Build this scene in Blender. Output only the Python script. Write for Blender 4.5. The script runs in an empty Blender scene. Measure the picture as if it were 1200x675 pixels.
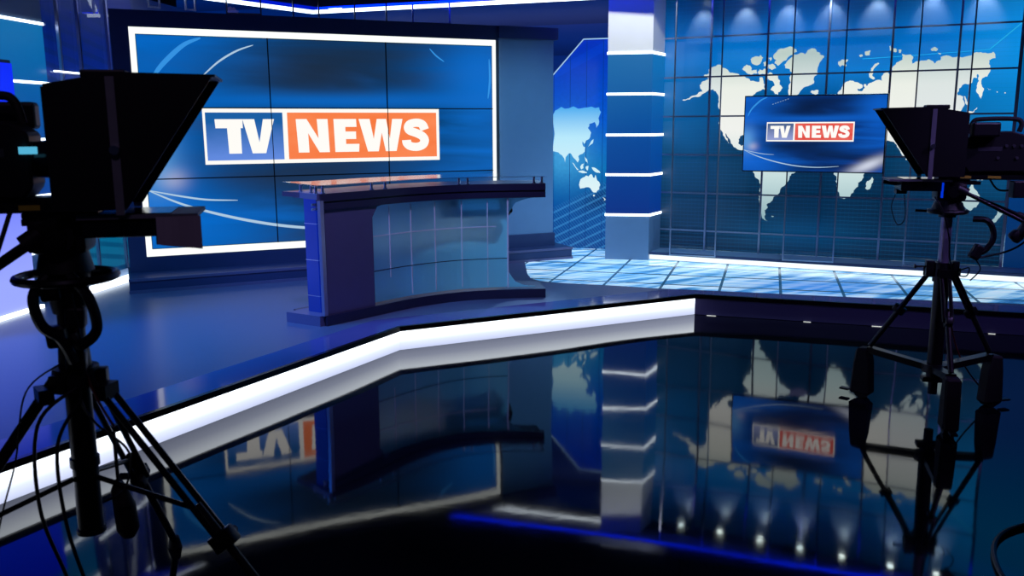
import bpy, bmesh, math, random
from mathutils import Vector, Matrix, Euler
random.seed(7)
D = bpy.data; COL = bpy.context.scene.collection; SC = bpy.context.scene
PI = math.pi; R = math.radians

# ------------------------------------------------------------------ camera
cd = D.cameras.new('camera'); cam = D.objects.new('camera', cd); COL.objects.link(cam); SC.camera = cam
cd.sensor_width = 36; cd.lens = 36*1025/1200
_p, _r = R(10.5), -.0052
_F = Vector((0, math.cos(_p), -math.sin(_p))); _U0 = Vector((0, math.sin(_p), math.cos(_p))); _R0 = Vector((1, 0, 0))
_R = math.cos(_r)*_R0 + math.sin(_r)*_U0; _U = -math.sin(_r)*_R0 + math.cos(_r)*_U0
cam.matrix_world = Matrix(((_R.x, _U.x, -_F.x, 0), (_R.y, _U.y, -_F.y, 0), (_R.z, _U.z, -_F.z, 1.8), (0, 0, 0, 1)))
cd.clip_start = .05; cd.clip_end = 60
cd.dof.use_dof = True; cd.dof.focus_distance = 9.0; cd.dof.aperture_fstop = 4.5

# ------------------------------------------------------------------ view, world
SC.view_settings.view_transform = 'Standard'; SC.view_settings.look = 'None'
SC.view_settings.exposure = 0.0; SC.view_settings.gamma = 1; SC.view_settings.use_curve_mapping = False
w = D.worlds.new('world'); SC.world = w; w.use_nodes = True
w.node_tree.nodes['Background'].inputs[0].default_value = (.02, .04, .12, 1)
w.node_tree.nodes['Background'].inputs[1].default_value = .05

# ------------------------------------------------------------------ studio lamps out of view, plus added fill lamps
def lamp(name, kind, loc, target, energy, color, **kw):
    l = D.lights.new(name, kind); l.energy = energy; l.color = color
    for k, v in kw.items(): setattr(l, k, v)
    o = D.objects.new(name, l); COL.objects.link(o); o.location = loc
    o.rotation_euler = (Vector(target)-Vector(loc)).to_track_quat('-Z', 'Y').to_euler()
    return o
lamp('desk_lamp', 'SPOT', (-1.4, 5.2, 4.1), (-.9, 8, .6), 330, (.46, .42, 1), spot_size=R(60), spot_blend=.8, shadow_soft_size=.2)
lamp('tile_lamp', 'SPOT', (2.6, 7.4, 4.2), (2.6, 9.0, 0), 210, (.6, .84, 1), spot_size=R(72), spot_blend=.9, shadow_soft_size=.2)
lamp('blue_lamp', 'SPOT', (-5.4, 5.2, 3.6), (-3.6, 6.2, .2), 900, (.0, .2, 1), spot_size=R(80), spot_blend=.9, shadow_soft_size=.25)
lamp('stage_lamp', 'SPOT', (-2.4, 6.2, 4.2), (-2.3, 7.9, .2), 330, (.05, .46, 1), spot_size=R(80), spot_blend=.9, shadow_soft_size=.2)
lamp('panel_lamp', 'SPOT', (.8, 6.6, 4.0), (.2, 10.7, 1.4), 480, (.28, .68, 1), spot_size=R(34), spot_blend=.9, shadow_soft_size=.15)
lamp('column_lamp', 'SPOT', (1.2, 8.6, 4.1), (1.4, 10.5, 2.9), 240, (.95, 1, .95), spot_size=R(40), spot_blend=.8, shadow_soft_size=.1)
lamp('desk_glass_fill', 'SPOT', (.95, 11.0, 2.7), (-.15, 8.2, .7), 430, (.36, .66, 1), spot_size=R(26), spot_blend=.7, shadow_soft_size=.12)  # added, unseen: backlights the frosted desk front so it glows
lamp('camera_fill', 'SPOT', (-.6, .3, 4.2), (-.8, 3.0, 1.2), 22, (.7, .5, .9), spot_size=R(90), spot_blend=.9, shadow_soft_size=.2)  # added fill from behind the viewpoint, lifts the near camera rig
lamp('ledge_fill', 'SPOT', (1.7, 7.6, 4.2), (1.5, 10.4, .6), 340, (.38, .74, 1), spot_size=R(46), spot_blend=.9, shadow_soft_size=.15)  # added fill, brightens the column base and ledge
lamp('riser_fill', 'SPOT', (3.0, 2.6, 4.2), (4.0, 7.4, .1), 150, (.4, .32, 1), spot_size=R(50), spot_blend=.9, shadow_soft_size=.15)  # added wash to lift the dark riser out of black
lamp('violet_lamp', 'SPOT', (4.6, 3.4, 4.0), (2.6, 5.3, 1.1), 170, (.5, .3, 1), spot_size=R(30), spot_blend=.8, shadow_soft_size=.08)

# ------------------------------------------------------------------ material helpers
def newmat(name):
    m = D.materials.new(name); m.use_nodes = True; nt = m.node_tree; nt.nodes.clear()
    out = nt.nodes.new('ShaderNodeOutputMaterial'); return m, nt, out
def pbr(name, col, rough=.5, metal=0, emit=None, es=0, bump=0, bscale=30, noise=0, trans=0, ior=1.5, coat=0, bdist=.01):
    m, nt, out = newmat(name); b = nt.nodes.new('ShaderNodeBsdfPrincipled'); nt.links.new(b.outputs[0], out.inputs[0])
    b.inputs['Base Color'].default_value = (*col, 1); b.inputs['Roughness'].default_value = rough
    b.inputs['Metallic'].default_value = metal; b.inputs['IOR'].default_value = ior
    b.inputs['Transmission Weight'].default_value = trans; b.inputs['Coat Weight'].default_value = coat
    if emit: b.inputs['Emission Color'].default_value = (*emit, 1); b.inputs['Emission Strength'].default_value = es
    if bump or noise:
        tc = nt.nodes.new('ShaderNodeTexCoord'); n = nt.nodes.new('ShaderNodeTexNoise'); n.inputs['Scale'].default_value = bscale
        n.inputs['Detail'].default_value = 3
        nt.links.new(tc.outputs['Object'], n.inputs['Vector'])
        if bump:
            bp = nt.nodes.new('ShaderNodeBump'); bp.inputs['Strength'].default_value = bump; bp.inputs['Distance'].default_value = bdist
            nt.links.new(n.outputs['Fac'], bp.inputs['Height']); nt.links.new(bp.outputs[0], b.inputs['Normal'])
        if noise:
            mx = nt.nodes.new('ShaderNodeMix'); mx.data_type = 'RGBA'
            mx.inputs[6].default_value = (*[c*(1-noise) for c in col], 1); mx.inputs[7].default_value = (*[min(1, c*(1+noise)) for c in col], 1)
            nt.links.new(n.outputs['Fac'], mx.inputs[0]); nt.links.new(mx.outputs[2], b.inputs['Base Color'])
    return m
def glow(name, col, s=1):
    m, nt, out = newmat(name); e = nt.nodes.new('ShaderNodeEmission'); e.inputs[0].default_value = (*col, 1); e.inputs[1].default_value = s
    nt.links.new(e.outputs[0], out.inputs[0]); return m
class G:
    """small node graph writer: values are sockets or floats"""
    def __init__(s, nt): s.nt = nt
    def put(s, n, i, v):
        if hasattr(v, 'is_output'): s.nt.links.new(v, n.inputs[i])
        else: n.inputs[i].default_value = v
    def m(s, op, a, b=0., c=0., clamp=False):
        n = s.nt.nodes.new('ShaderNodeMath'); n.operation = op; n.use_clamp = clamp
        s.put(n, 0, a); s.put(n, 1, b); s.put(n, 2, c); return n.outputs[0]
    def sep(s, v):
        n = s.nt.nodes.new('ShaderNodeSeparateXYZ'); s.nt.links.new(v, n.inputs[0]); return n.outputs
    def comb(s, x, y, z=0.):
        n = s.nt.nodes.new('ShaderNodeCombineXYZ'); s.put(n, 0, x); s.put(n, 1, y); s.put(n, 2, z); return n.outputs[0]
    def noise(s, v, scale=1, detail=3, dist=0):
        n = s.nt.nodes.new('ShaderNodeTexNoise'); n.inputs['Scale'].default_value = scale; n.inputs['Detail'].default_value = detail
        n.inputs['Distortion'].default_value = dist; s.nt.links.new(v, n.inputs['Vector']); return n.outputs['Fac']
    def ramp(s, f, stops):
        n = s.nt.nodes.new('ShaderNodeValToRGB'); e = n.color_ramp.elements
        while len(e) < len(stops): e.new(.5)
        for k, (p, c) in zip(e, stops): k.position = p; k.color = (*c, 1)
        s.put(n, 0, f); return n.outputs[0]
    def mix(s, f, a, b, mode='MIX'):
        n = s.nt.nodes.new('ShaderNodeMix'); n.data_type = 'RGBA'; n.blend_type = mode
        s.put(n, 0, f)
        for i, v in ((6, a), (7, b)):
            if hasattr(v, 'is_output'): s.nt.links.new(v, n.inputs[i])
            else: n.inputs[i].default_value = (*v, 1)
        return n.outputs[2]
    def blob(s, x, y, cx, cy, rx, ry, ang=0):
        dx = s.m('SUBTRACT', x, cx); dy = s.m('SUBTRACT', y, cy); c, q = math.cos(ang), math.sin(ang)
        a = s.m('DIVIDE', s.m('ADD', s.m('MULTIPLY', dx, c), s.m('MULTIPLY', dy, q)), rx)
        b = s.m('DIVIDE', s.m('SUBTRACT', s.m('MULTIPLY', dy, c), s.m('MULTIPLY', dx, q)), ry)
        d = s.m('ADD', s.m('MULTIPLY', a, a), s.m('MULTIPLY', b, b))
        return s.m('POWER', 2.718, s.m('MULTIPLY', d, -1.))
    def lines(s, x, period, width):     # 1 on thin lines
        f = s.m('FRACT', s.m('DIVIDE', x, period)); return s.m('LESS_THAN', f, width/period)
def art(name, build, strength=1.0, coords='UV', body=(.01, .012, .02)):
    """backlit print, screen or other glowing face: procedural picture, slightly glossy face"""
    m, nt, out = newmat(name); g = G(nt); tc = nt.nodes.new('ShaderNodeTexCoord'); v = tc.outputs[coords]
    xyz = g.sep(v); col = build(g, xyz, v)
    b = nt.nodes.new('ShaderNodeBsdfPrincipled'); b.inputs['Base Color'].default_value = (*body, 1)
    b.inputs['Roughness'].default_value = .35; nt.links.new(col, b.inputs['Emission Color']); b.inputs['Emission Strength'].default_value = strength
    nt.links.new(b.outputs[0], out.inputs[0]); return m

M = {}
M['black'] = pbr('black_plastic', (.006, .006, .008), .45, bump=.04, bscale=160, bdist=.002)
M['black_gloss'] = pbr('black_gloss', (.006, .006, .01), .15)
M['black_metal'] = pbr('black_metal', (.02, .02, .024), .35, metal=.7)
M['rubber'] = pbr('rubber', (.008, .008, .009), .7, bump=.1, bscale=80)
M['cable'] = pbr('cable_jacket', (.006, .006, .01), .4, noise=.1)
M['grey_metal'] = pbr('grey_metal', (.1, .1, .12), .4, metal=.6, noise=.2, bscale=15)
M['joint'] = pbr('pale_joint_glint', (.92, .95, 1), .35, noise=.03)  # pale colour stands in for bright reflections on the metal joints
M['bracket'] = pbr('grey_bracket', (.22, .22, .27), .45, noise=.15, bscale=20)
M['steel'] = pbr('brushed_steel', (.62, .64, .75), .28, metal=1, noise=.08, bscale=60)
M['lattice'] = pbr('lattice_metal', (.42, .44, .6), .3, metal=.85, noise=.1, bscale=20)
M['navy'] = pbr('navy_laminate', (.028, .045, .13), .45, noise=.08, bscale=8)
M['navy_dark'] = pbr('dark_navy_laminate', (.012, .017, .05), .4, noise=.08, bscale=8)
M['greyblue'] = pbr('grey_blue_laminate', (.16, .26, .42), .4, noise=.05, bscale=8)
M['lilac'] = pbr('lilac_laminate', (.12, .11, .22), .38, noise=.06, bscale=10)
M['desk_dark'] = pbr('dark_desk_laminate', (.03, .028, .07), .35, noise=.06, bscale=10)
M['white_paint'] = pbr('white_paint', (.75, .78, .8), .5, noise=.03, bscale=6)
M['soffit'] = pbr('soffit_paint', (.05, .07, .2), .5, noise=.06, bscale=3)
M['dark_wall'] = pbr('dark_wall_paint', (.008, .012, .04), .6, noise=.1, bscale=3)
M['led_white'] = glow('white_led', (.80, .90, 1), 3.2)
M['ledge_led'] = glow('ledge_led', (.80, .92, 1), 1.25)
M['led_frame'] = glow('frame_led', (.84, .88, .84), 1.25)
M['led_blue'] = glow('blue_led', (.0, .015, 1), 4.5)
M['blue_wash_glow'] = glow('blue_wash_glow', (.0, .01, .6), 1.)
M['thin_line'] = glow('printed_line', (.45, .75, 1), .8)
M['logo_white'] = glow('logo_white', (1, .98, .93), 1.0)
M['arc'] = glow('picture_arc', (.55, .78, 1), .75)
M['arc_soft'] = glow('soft_picture_arc', (.04, .32, .85), .9)
M['yellow'] = pbr('yellow_sticker', (.5, .36, .03), .5, noise=.1)
M['paper'] = pbr('grey_paper', (.5, .42, .55), .6, noise=.06, bscale=8)
M['purple_tube'] = pbr('purple_tube', (.38, .34, .5), .3, metal=.5, noise=.1, bscale=12)
M['inset'] = glow('inset_glow', (.03, .2, .5), .9)
M['red_led'] = glow('red_tally', (1, .03, .03), 1.5)
M['screen_cyan'] = glow('small_screen', (.1, .5, .75), .9)
M['blue_led_dim'] = glow('blue_indicator', (.0, .03, .6), 1)
M['red_cable'] = pbr('red_cable', (.12, .012, .012), .5, noise=.1)

def screen_art(name, teal, strength):
    def f(g, c, v):
        x, y = c[0], c[1]
        st = g.noise(g.comb(g.m('MULTIPLY', x, 1.2), g.m('MULTIPLY', y, 5.), .3), 1.3, 4, .6)
        lo, mid, hi = ((.0, .006, .035), (.0, .03, .19), (.003, .13, .66)) if not teal else ((.012, .024, .045), (.0, .045, .16), (.001, .17, .70))
        base = g.ramp(st, [(.34, lo), (.54, mid), (.82, hi)])
        for cx, cy, rx, ry, a, k, col in [(.0, .45, .16, .5, 0, .7, hi), (.1, .95, .22, .25, .6, .6, hi), (.08, .12, .3, .2, -.4, .75, hi), (.98, .8, .12, .35, 0, .6, hi),
                                          (.82, .35, .35, .1, .15, .35, hi), (.55, .72, .5, .05, 0, .6, hi)]:
            base = g.mix(g.m('MULTIPLY', g.blob(x, y, cx, cy, rx, ry, a), k), base, col)
        base = g.mix(g.m('MULTIPLY', g.blob(x, y, .46, .84, .26, .16, 0), .92), base, lo)
        base = g.mix(g.m('MULTIPLY', g.blob(x, y, .5, .7, .45, .035, 0), .55), base, hi)
        base = g.mix(g.m('MULTIPLY', g.blob(x, y, .93, .86, .16, .16, 0), .6), base, hi)
        base = g.mix(g.m('MULTIPLY', g.blob(x, y, .5, .3, .3, .16, 0), .75), base, lo)
        base = g.mix(g.m('MULTIPLY', g.blob(x, y, .9, .09, .17, .055, .75), .95), base, (.62, .66, .78))
        base = g.mix(g.m('MULTIPLY', g.blob(x, y, .065, .33, .035, .05, 0), .5), base, (.6, .5, .6))
        base = g.mix(g.m('MULTIPLY', g.blob(x, y, .02, .42, .06, .16, 0), .45), base, (.2, .55, .9))
        return base
    return art(name, f, strength)
M['tv_art'] = screen_art('video_wall_picture', True, .95)
M['mon_art'] = screen_art('monitor_picture', False, 1.0)
M['logo_blue'] = art('logo_blue_field', lambda g, c, v: g.ramp(g.m('ADD', c[1], g.m('MULTIPLY', g.noise(v, 3), .3)), [(.2, (.12, .25, .72)), (.95, (.01, .11, .36))]), 1.0)
M['logo_orange'] = art('logo_orange_field', lambda g, c, v: g.ramp(g.noise(v, 2), [(.3, (.93, .19, .045)), (.7, (.98, .26, .09))]), 1.0)
M['logo_red'] = art('logo_red_field', lambda g, c, v: g.ramp(g.noise(v, 2), [(.3, (.72, .05, .03)), (.7, (.85, .16, .12))]), 1.0)
M['logo_slate'] = art('logo_slate_field', lambda g, c, v: g.ramp(c[1], [(.1, (.28, .33, .62)), (.9, (.07, .12, .26))]), 1.0)

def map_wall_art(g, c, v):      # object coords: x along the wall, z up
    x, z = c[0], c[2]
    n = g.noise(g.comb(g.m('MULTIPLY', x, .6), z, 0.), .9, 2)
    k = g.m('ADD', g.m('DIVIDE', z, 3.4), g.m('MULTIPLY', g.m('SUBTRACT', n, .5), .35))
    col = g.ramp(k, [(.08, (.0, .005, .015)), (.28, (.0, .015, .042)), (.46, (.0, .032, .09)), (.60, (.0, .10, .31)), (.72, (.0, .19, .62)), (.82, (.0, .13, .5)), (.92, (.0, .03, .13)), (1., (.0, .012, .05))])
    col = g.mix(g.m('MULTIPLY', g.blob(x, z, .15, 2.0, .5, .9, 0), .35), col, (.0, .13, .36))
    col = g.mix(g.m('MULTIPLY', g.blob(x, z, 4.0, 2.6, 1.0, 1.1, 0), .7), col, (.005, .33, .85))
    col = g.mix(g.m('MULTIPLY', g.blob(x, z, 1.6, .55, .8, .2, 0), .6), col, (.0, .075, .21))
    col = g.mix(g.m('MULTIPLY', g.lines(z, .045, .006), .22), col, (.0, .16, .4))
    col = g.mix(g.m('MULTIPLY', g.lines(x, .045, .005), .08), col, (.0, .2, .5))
    return col
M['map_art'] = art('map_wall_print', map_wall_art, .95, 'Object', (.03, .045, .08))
def land_art(g, c, v):
    x, z = c[0], c[2]
    col = g.ramp(g.m('DIVIDE', z, 3.0), [(.2, (.22, .40, .46)), (.40, (.62, .80, .80)), (.58, (.97, .98, .93)), (.74, (.92, .96, .88)), (.86, (.55, .68, .62))])
    return col
M['land'] = art('map_wall_land', land_art, .9, 'Object')
M['chamfer_line'] = glow('pale_line', (.02, .42, .85), .9)
def back_art(g, c, v):
    x, z = c[0], c[2]
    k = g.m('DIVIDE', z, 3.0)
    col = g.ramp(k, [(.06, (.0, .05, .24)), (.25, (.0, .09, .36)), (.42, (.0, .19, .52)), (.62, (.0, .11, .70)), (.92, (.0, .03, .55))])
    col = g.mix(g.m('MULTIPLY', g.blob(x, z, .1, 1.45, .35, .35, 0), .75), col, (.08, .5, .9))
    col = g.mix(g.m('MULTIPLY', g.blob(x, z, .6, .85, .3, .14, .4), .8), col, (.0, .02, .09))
    d = g.m('SUBTRACT', z, g.m('MULTIPLY', x, .5)); e = g.m('ADD', z, g.m('MULTIPLY', x, 1.2))
    low = g.m('MULTIPLY', g.m('LESS_THAN', d, .75), .55)
    col = g.mix(g.m('MULTIPLY', g.lines(d, .11, .03), g.m('MULTIPLY', low, .7)), col, (.06, .36, .8))
    col = g.mix(g.m('MULTIPLY', g.lines(e, .05, .01), g.m('MULTIPLY', low, .6)), col, (.1, .45, .9))
    col = g.mix(g.m('MULTIPLY', g.lines(d, .6, .12), g.m('MULTIPLY', g.m('GREATER_THAN', z, 1.9), .25)), col, (.0, .09, .85))
    col = g.mix(g.m('MULTIPLY', g.noise(v, 22, 2), .35), col, (.0, .03, .25))
    return g.mix(g.lines(g.m('ADD', x, .02), .215, .006), col, (.0, .03, .2))
M['back_art'] = art('graphic_panel_print', back_art, .95, 'Object')
def asia_art(g, c, v):
    return g.ramp(g.m('DIVIDE', c[2], 3.0), [(.3, (.8, .95, .95)), (.55, (.5, .85, 1.)), (.68, (.06, .42, .9)), (.8, (.0, .13, .72))])
M['asia'] = art('graphic_panel_land', asia_art, .95, 'Object')
M['backdrop'] = art('backdrop_print', lambda g, c, v: g.ramp(g.m('ADD', g.m('FRACT', g.m('MULTIPLY', c[2], 2.6)), g.m('MULTIPLY', g.noise(v, 1.), .4)), [(.2, (.0, .006, .06)), (.7, (.0, .014, .13))]), 1., 'Object')
def left_art(g, c, v):
    x, z = c[0], c[2]
    col = g.ramp(g.m('DIVIDE', z, 3.2), [(.05, (.01, .11, .22)), (.22, (.0, .14, .26)), (.5, (.0, .05, .2)), (.75, (.0, .015, .2)), (1., (.0, .004, .05))])
    w_ = g.m('ADD', z, g.m('MULTIPLY', x, .18))
    return g.mix(g.m('MULTIPLY', g.lines(w_, .13, .05), .45), col, (.0, .01, .07))
M['left_art'] = art('side_wall_print', left_art, 1., 'Object')
M['col_blue'] = art('column_band_face', lambda g, c, v: g.ramp(g.m('DIVIDE', c[2], 3.), [(.2, (.0, .03, .26)), (.5, (.0, .075, .36)), (.85, (.0, .17, .46))]), .85, 'Object')  # glow painted in, lighter upward, for the light of the white lines
M['pillar_blue'] = art('pillar_face', lambda g, c, v: g.ramp(g.noise(v, 2), [(.3, (.0, .012, .3)), (.7, (.0, .02, .42))]), .8, 'Object')
M['screen_lavender'] = art('tall_screen_picture', lambda g, c, v: g.ramp(g.m('DIVIDE', c[2], 3.), [(.1, (.3, .36, 1.)), (.33, (.16, .2, 1.)), (.45, (.0, .03, .95)), (.8, (.0, .01, .8))]), 1.1, 'Object')
M['blue_side'] = art('side_panel_face', lambda g, c, v: g.ramp(g.m('DIVIDE', c[2], 3.), [(.1, (.0, .025, .12)), (.5, (.0, .05, .24)), (.9, (.0, .16, .45))]), .85, 'Object')
def riser_art(g, c, v):
    return g.ramp(g.m('ADD', g.m('DIVIDE', c[2], .16), g.m('MULTIPLY', g.noise(v, .6, 1), .12)), [(.02, (.27, .30, .42)), (.45, (.42, .46, .6)), (.98, (.84, .91, 1.))])
M['riser_glow'] = art('riser_diffuser', riser_art, 2.0, 'Object')
M['riser_dark'] = pbr('riser_laminate', (.09, .08, .2), .4, noise=.06, bscale=5)

def floor_mat():
    m, nt, out = newmat('polished_black_floor'); g = G(nt); tc = nt.nodes.new('ShaderNodeTexCoord'); v = tc.outputs['Object']
    b = nt.nodes.new('ShaderNodeBsdfPrincipled'); nt.links.new(b.outputs[0], out.inputs[0])
    b.inputs['IOR'].default_value = 1.48
    n1 = g.noise(v, .9, 3, 1.5)
    nt.links.new(g.ramp(n1, [(.3, (.002, .003, .006)), (.7, (.007, .009, .014))]), b.inputs['Base Color'])
    r = g.m('ADD', g.m('MULTIPLY', g.noise(v, 3.5, 5, 1.), .05), .02); nt.links.new(r, b.inputs['Roughness'])
    h = g.m('ADD', g.m('MULTIPLY', g.noise(v, .75, 0, .2), 1.), g.m('MULTIPLY', g.noise(v, 9., 3, .5), .012))
    bp = nt.nodes.new('ShaderNodeBump'); bp.inputs['Strength'].default_value = 1.; bp.inputs['Distance'].default_value = .009
    nt.links.new(h, bp.inputs['Height']); nt.links.new(bp.outputs[0], b.inputs['Normal'])
    return m
M['floor'] = floor_mat()
M['stage'] = pbr('satin_stage_floor', (.10, .12, .22), .34, bump=.08, bscale=60, noise=.08, bdist=.002)
M['stage_band'] = pbr('glossy_stage_band', (.12, .10, .30), .08, noise=.05, bscale=4)
M['nosing'] = pbr('black_nosing', (.008, .006, .006), .18)
def tile_mat():
    m, nt, out = newmat('printed_tile_floor'); g = G(nt); tc = nt.nodes.new('ShaderNodeTexCoord'); v = tc.outputs['Object']; x, y, _ = g.sep(v)
    n = g.m('ADD', g.m('MULTIPLY', x, .959), g.m('MULTIPLY', y, -.282)); q = g.m('ADD', g.m('MULTIPLY', x, .282), g.m('MULTIPLY', y, .959))
    a = g.m('ADD', g.m('MULTIPLY', x, .8), g.m('MULTIPLY', y, .6)); c = g.m('SUBTRACT', g.m('MULTIPLY', y, .8), g.m('MULTIPLY', x, .6))
    st = g.noise(g.comb(g.m('MULTIPLY', a, .8), g.m('MULTIPLY', c, 7.)), 1., 4, .4)
    st2 = g.noise(g.comb(g.m('MULTIPLY', n, .7), g.m('MULTIPLY', q, 9.)), 1., 3, .2)
    k = g.m('ADD', g.m('MULTIPLY', st, .65), g.m('MULTIPLY', st2, .4))
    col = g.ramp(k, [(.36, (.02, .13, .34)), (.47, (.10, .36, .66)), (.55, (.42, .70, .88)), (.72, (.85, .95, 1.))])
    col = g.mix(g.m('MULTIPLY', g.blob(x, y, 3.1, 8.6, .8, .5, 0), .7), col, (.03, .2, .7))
    j = g.m('MAXIMUM', g.lines(g.m('ADD', n, .44+5.75), .575, .028), g.lines(g.m('ADD', q, -9.42+5.75), .575, .05))
    col = g.mix(g.m('MULTIPLY', j, .92), col, (.004, .05, .10))
    b = nt.nodes.new('ShaderNodeBsdfPrincipled'); nt.links.new(b.outputs[0], out.inputs[0]); nt.links.new(col, b.inputs['Base Color'])
    b.inputs['Roughness'].default_value = .14
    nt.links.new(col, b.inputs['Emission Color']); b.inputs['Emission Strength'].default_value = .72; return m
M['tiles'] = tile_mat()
def clear_glass(name, tint, rough=0., alpha=.12):
    m, nt, out = newmat(name); t = nt.nodes.new('ShaderNodeBsdfTransparent'); t.inputs[0].default_value = (*tint, 1)
    gl = nt.nodes.new('ShaderNodeBsdfGlossy'); gl.inputs['Roughness'].default_value = rough; gl.inputs['Color'].default_value = (1, 1, 1, 1)
    f = nt.nodes.new('ShaderNodeFresnel'); f.inputs[0].default_value = 1.5; mx = nt.nodes.new('ShaderNodeMixShader')
    geo = nt.nodes.new('ShaderNodeNewGeometry'); g = G(nt)
    nt.links.new(g.m('MULTIPLY', f.outputs[0], g.m('SUBTRACT', 1., geo.outputs['Backfacing'])), mx.inputs[0]); nt.links.new(t.outputs[0], mx.inputs[1]); nt.links.new(gl.outputs[0], mx.inputs[2])
    nt.links.new(mx.outputs[0], out.inputs[0]); return m
M['glass'] = clear_glass('clear_glass', (.95, .97, 1.))
M['glass_top'] = clear_glass('desk_glass', (.95, .97, 1.), .13)
def frosted():
    m, nt, out = newmat('frosted_glass'); rf = nt.nodes.new('ShaderNodeBsdfRefraction'); rf.inputs['Color'].default_value = (.66, .88, 1, 1)
    rf.inputs['Roughness'].default_value = .42; rf.inputs['IOR'].default_value = 1.25
    gl = nt.nodes.new('ShaderNodeBsdfGlossy'); gl.inputs['Roughness'].default_value = .3
    df = nt.nodes.new('ShaderNodeBsdfDiffuse'); df.inputs[0].default_value = (.10, .42, .62, 1); tl_ = nt.nodes.new('ShaderNodeBsdfTranslucent'); tl_.inputs[0].default_value = (.5, .9, 1, 1); ad = nt.nodes.new('ShaderNodeMixShader'); ad.inputs[0].default_value = .75; nt.links.new(df.outputs[0], ad.inputs[1]); nt.links.new(tl_.outputs[0], ad.inputs[2])
    a = nt.nodes.new('ShaderNodeMixShader'); a.inputs[0].default_value = .5; nt.links.new(rf.outputs[0], a.inputs[1]); nt.links.new(ad.outputs[0], a.inputs[2])
    b = nt.nodes.new('ShaderNodeMixShader'); b.inputs[0].default_value = .10; nt.links.new(a.outputs[0], b.inputs[1]); nt.links.new(gl.outputs[0], b.inputs[2])
    nt.links.new(b.outputs[0], out.inputs[0]); return m
M['frosted'] = frosted()

# ------------------------------------------------------------------ mesh helpers
class MB:
    def __init__(s): s.b = bmesh.new(); s.uv = None
    def box(s, c, d, rot=(0, 0, 0), bev=0):
        r = bmesh.ops.create_cube(s.b, size=1); v = r['verts']
        bmesh.ops.scale(s.b, vec=d, verts=v)
        if bev:
            e = list({e for x in v for e in x.link_edges}); q = bmesh.ops.bevel(s.b, geom=e, offset=bev, segments=2, affect='EDGES', profile=.5)
            v = list({x for f in q['faces'] for x in f.verts} | {x for x in v if x.is_valid})
            v = list({x for x in v})
        bmesh.ops.transform(s.b, matrix=Matrix.Translation(c) @ Euler(rot).to_matrix().to_4x4(), verts=v); return s
    def bx(s, x0, x1, y0, y1, z0, z1, bev=0): return s.box(((x0+x1)/2, (y0+y1)/2, (z0+z1)/2), (abs(x1-x0), abs(y1-y0), abs(z1-z0)), bev=bev)
    def bar(s, p, q, w, h=None):     # square bar from p to q
        p, q = Vector(p), Vector(q); d = q-p; h = h or w
        return s.box((p+q)/2, (w, h, d.length), d.to_track_quat('Z', 'Y').to_euler())
    def tube(s, pts, r, n=10, caps=True, closed=False):
        pts = [Vector(p) for p in pts]; rs = r if isinstance(r, (list, tuple)) else [r]*len(pts); rings = []
        N = len(pts)
        for i, p in enumerate(pts):
            a = pts[(i-1) % N] if (closed or i > 0) else p; c = pts[(i+1) % N] if (closed or i < N-1) else p
            t = (c-a).normalized(); ref = Vector((0, 0, 1)) if abs(t.z) < .9 else Vector((1, 0, 0))
            u = t.cross(ref).normalized(); w_ = t.cross(u)
            rings.append([s.b.verts.new(p+rs[i]*(math.cos(2*PI*k/n)*u+math.sin(2*PI*k/n)*w_)) for k in range(n)])
        m = N if closed else N-1
        for i in range(m):
            A, B = rings[i], rings[(i+1) % N]
            # pick best twist offset
            off = min(range(n), key=lambda o: (A[0].co-B[o].co).length)
            for k in range(n): s.b.faces.new((A[k], A[(k+1) % n], B[(k+1+off) % n], B[(k+off) % n]))
        if caps and not closed: s.b.faces.new(rings[0]); s.b.faces.new(rings[-1][::-1])
        return s
    def cyl(s, p, q, r, r2=None, n=20): return s.tube([p, q], [r, r2 if r2 is not None else r], n)
    def torus(s, c, R_, r, n=32, k=8, axis='Z', sx=1):
        pts = []
        for i in range(n):
            a = 2*PI*i/n; x, y = R_*math.cos(a)*sx, R_*math.sin(a)
            pts.append(Vector(c)+Vector({'Z': (x, y, 0), 'Y': (x, 0, y), 'X': (0, x, y)}[axis]))
        return s.tube(pts, r, k, closed=True)
    def prism(s, poly, a, b, axis='Z'):   # extrude 2-D polygon; axis = extrusion axis
        f = {'Z': lambda x, y, t: (x, y, t), 'Y': lambda x, y, t: (x, t, y), 'X': lambda x, y, t: (t, x, y)}[axis]
        A = [s.b.verts.new(f(x, y, a)) for x, y in poly]; B = [s.b.verts.new(f(x, y, b)) for x, y in poly]; n = len(poly)
        s.b.faces.new(A); s.b.faces.new(B[::-1])
        for i in range(n): s.b.faces.new((A[i], B[i], B[(i+1) % n], A[(i+1) % n]))
        return s
    def poly(s, pts):
        v = [s.b.verts.new(p) for p in pts]; f = s.b.faces.new(v); return f
    def uvquad(s, pts, uvs):
        if s.uv is None: s.uv = s.b.loops.layers.uv.new('UVMap')
        f = s.poly(pts)
        for l, c in zip(f.loops, uvs): l[s.uv].uv = c
        return s
    def build(s, name, mat, parent=None, smooth=False, flip=True):
        if flip: bmesh.ops.recalc_face_normals(s.b, faces=s.b.faces)
        me = D.meshes.new(name); s.b.to_mesh(me); s.b.free(); me.materials.append(mat)
        if smooth:
            for p in me.polygons: p.use_smooth = True
            try: me.set_sharp_from_angle(angle=R(40))
            except Exception: pass
        o = D.objects.new(name, me); COL.objects.link(o)
        if parent: o.parent = parent
        return o
def thing(name, label, cat, loc=(0, 0, 0), rz=0, group=None):
    o = D.objects.new(name, None); o.empty_display_size = .1; COL.objects.link(o); o.location = loc; o.rotation_euler = (0, 0, rz)
    o['label'] = label; o['category'] = cat
    if group: o['group'] = group
    return o
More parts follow.
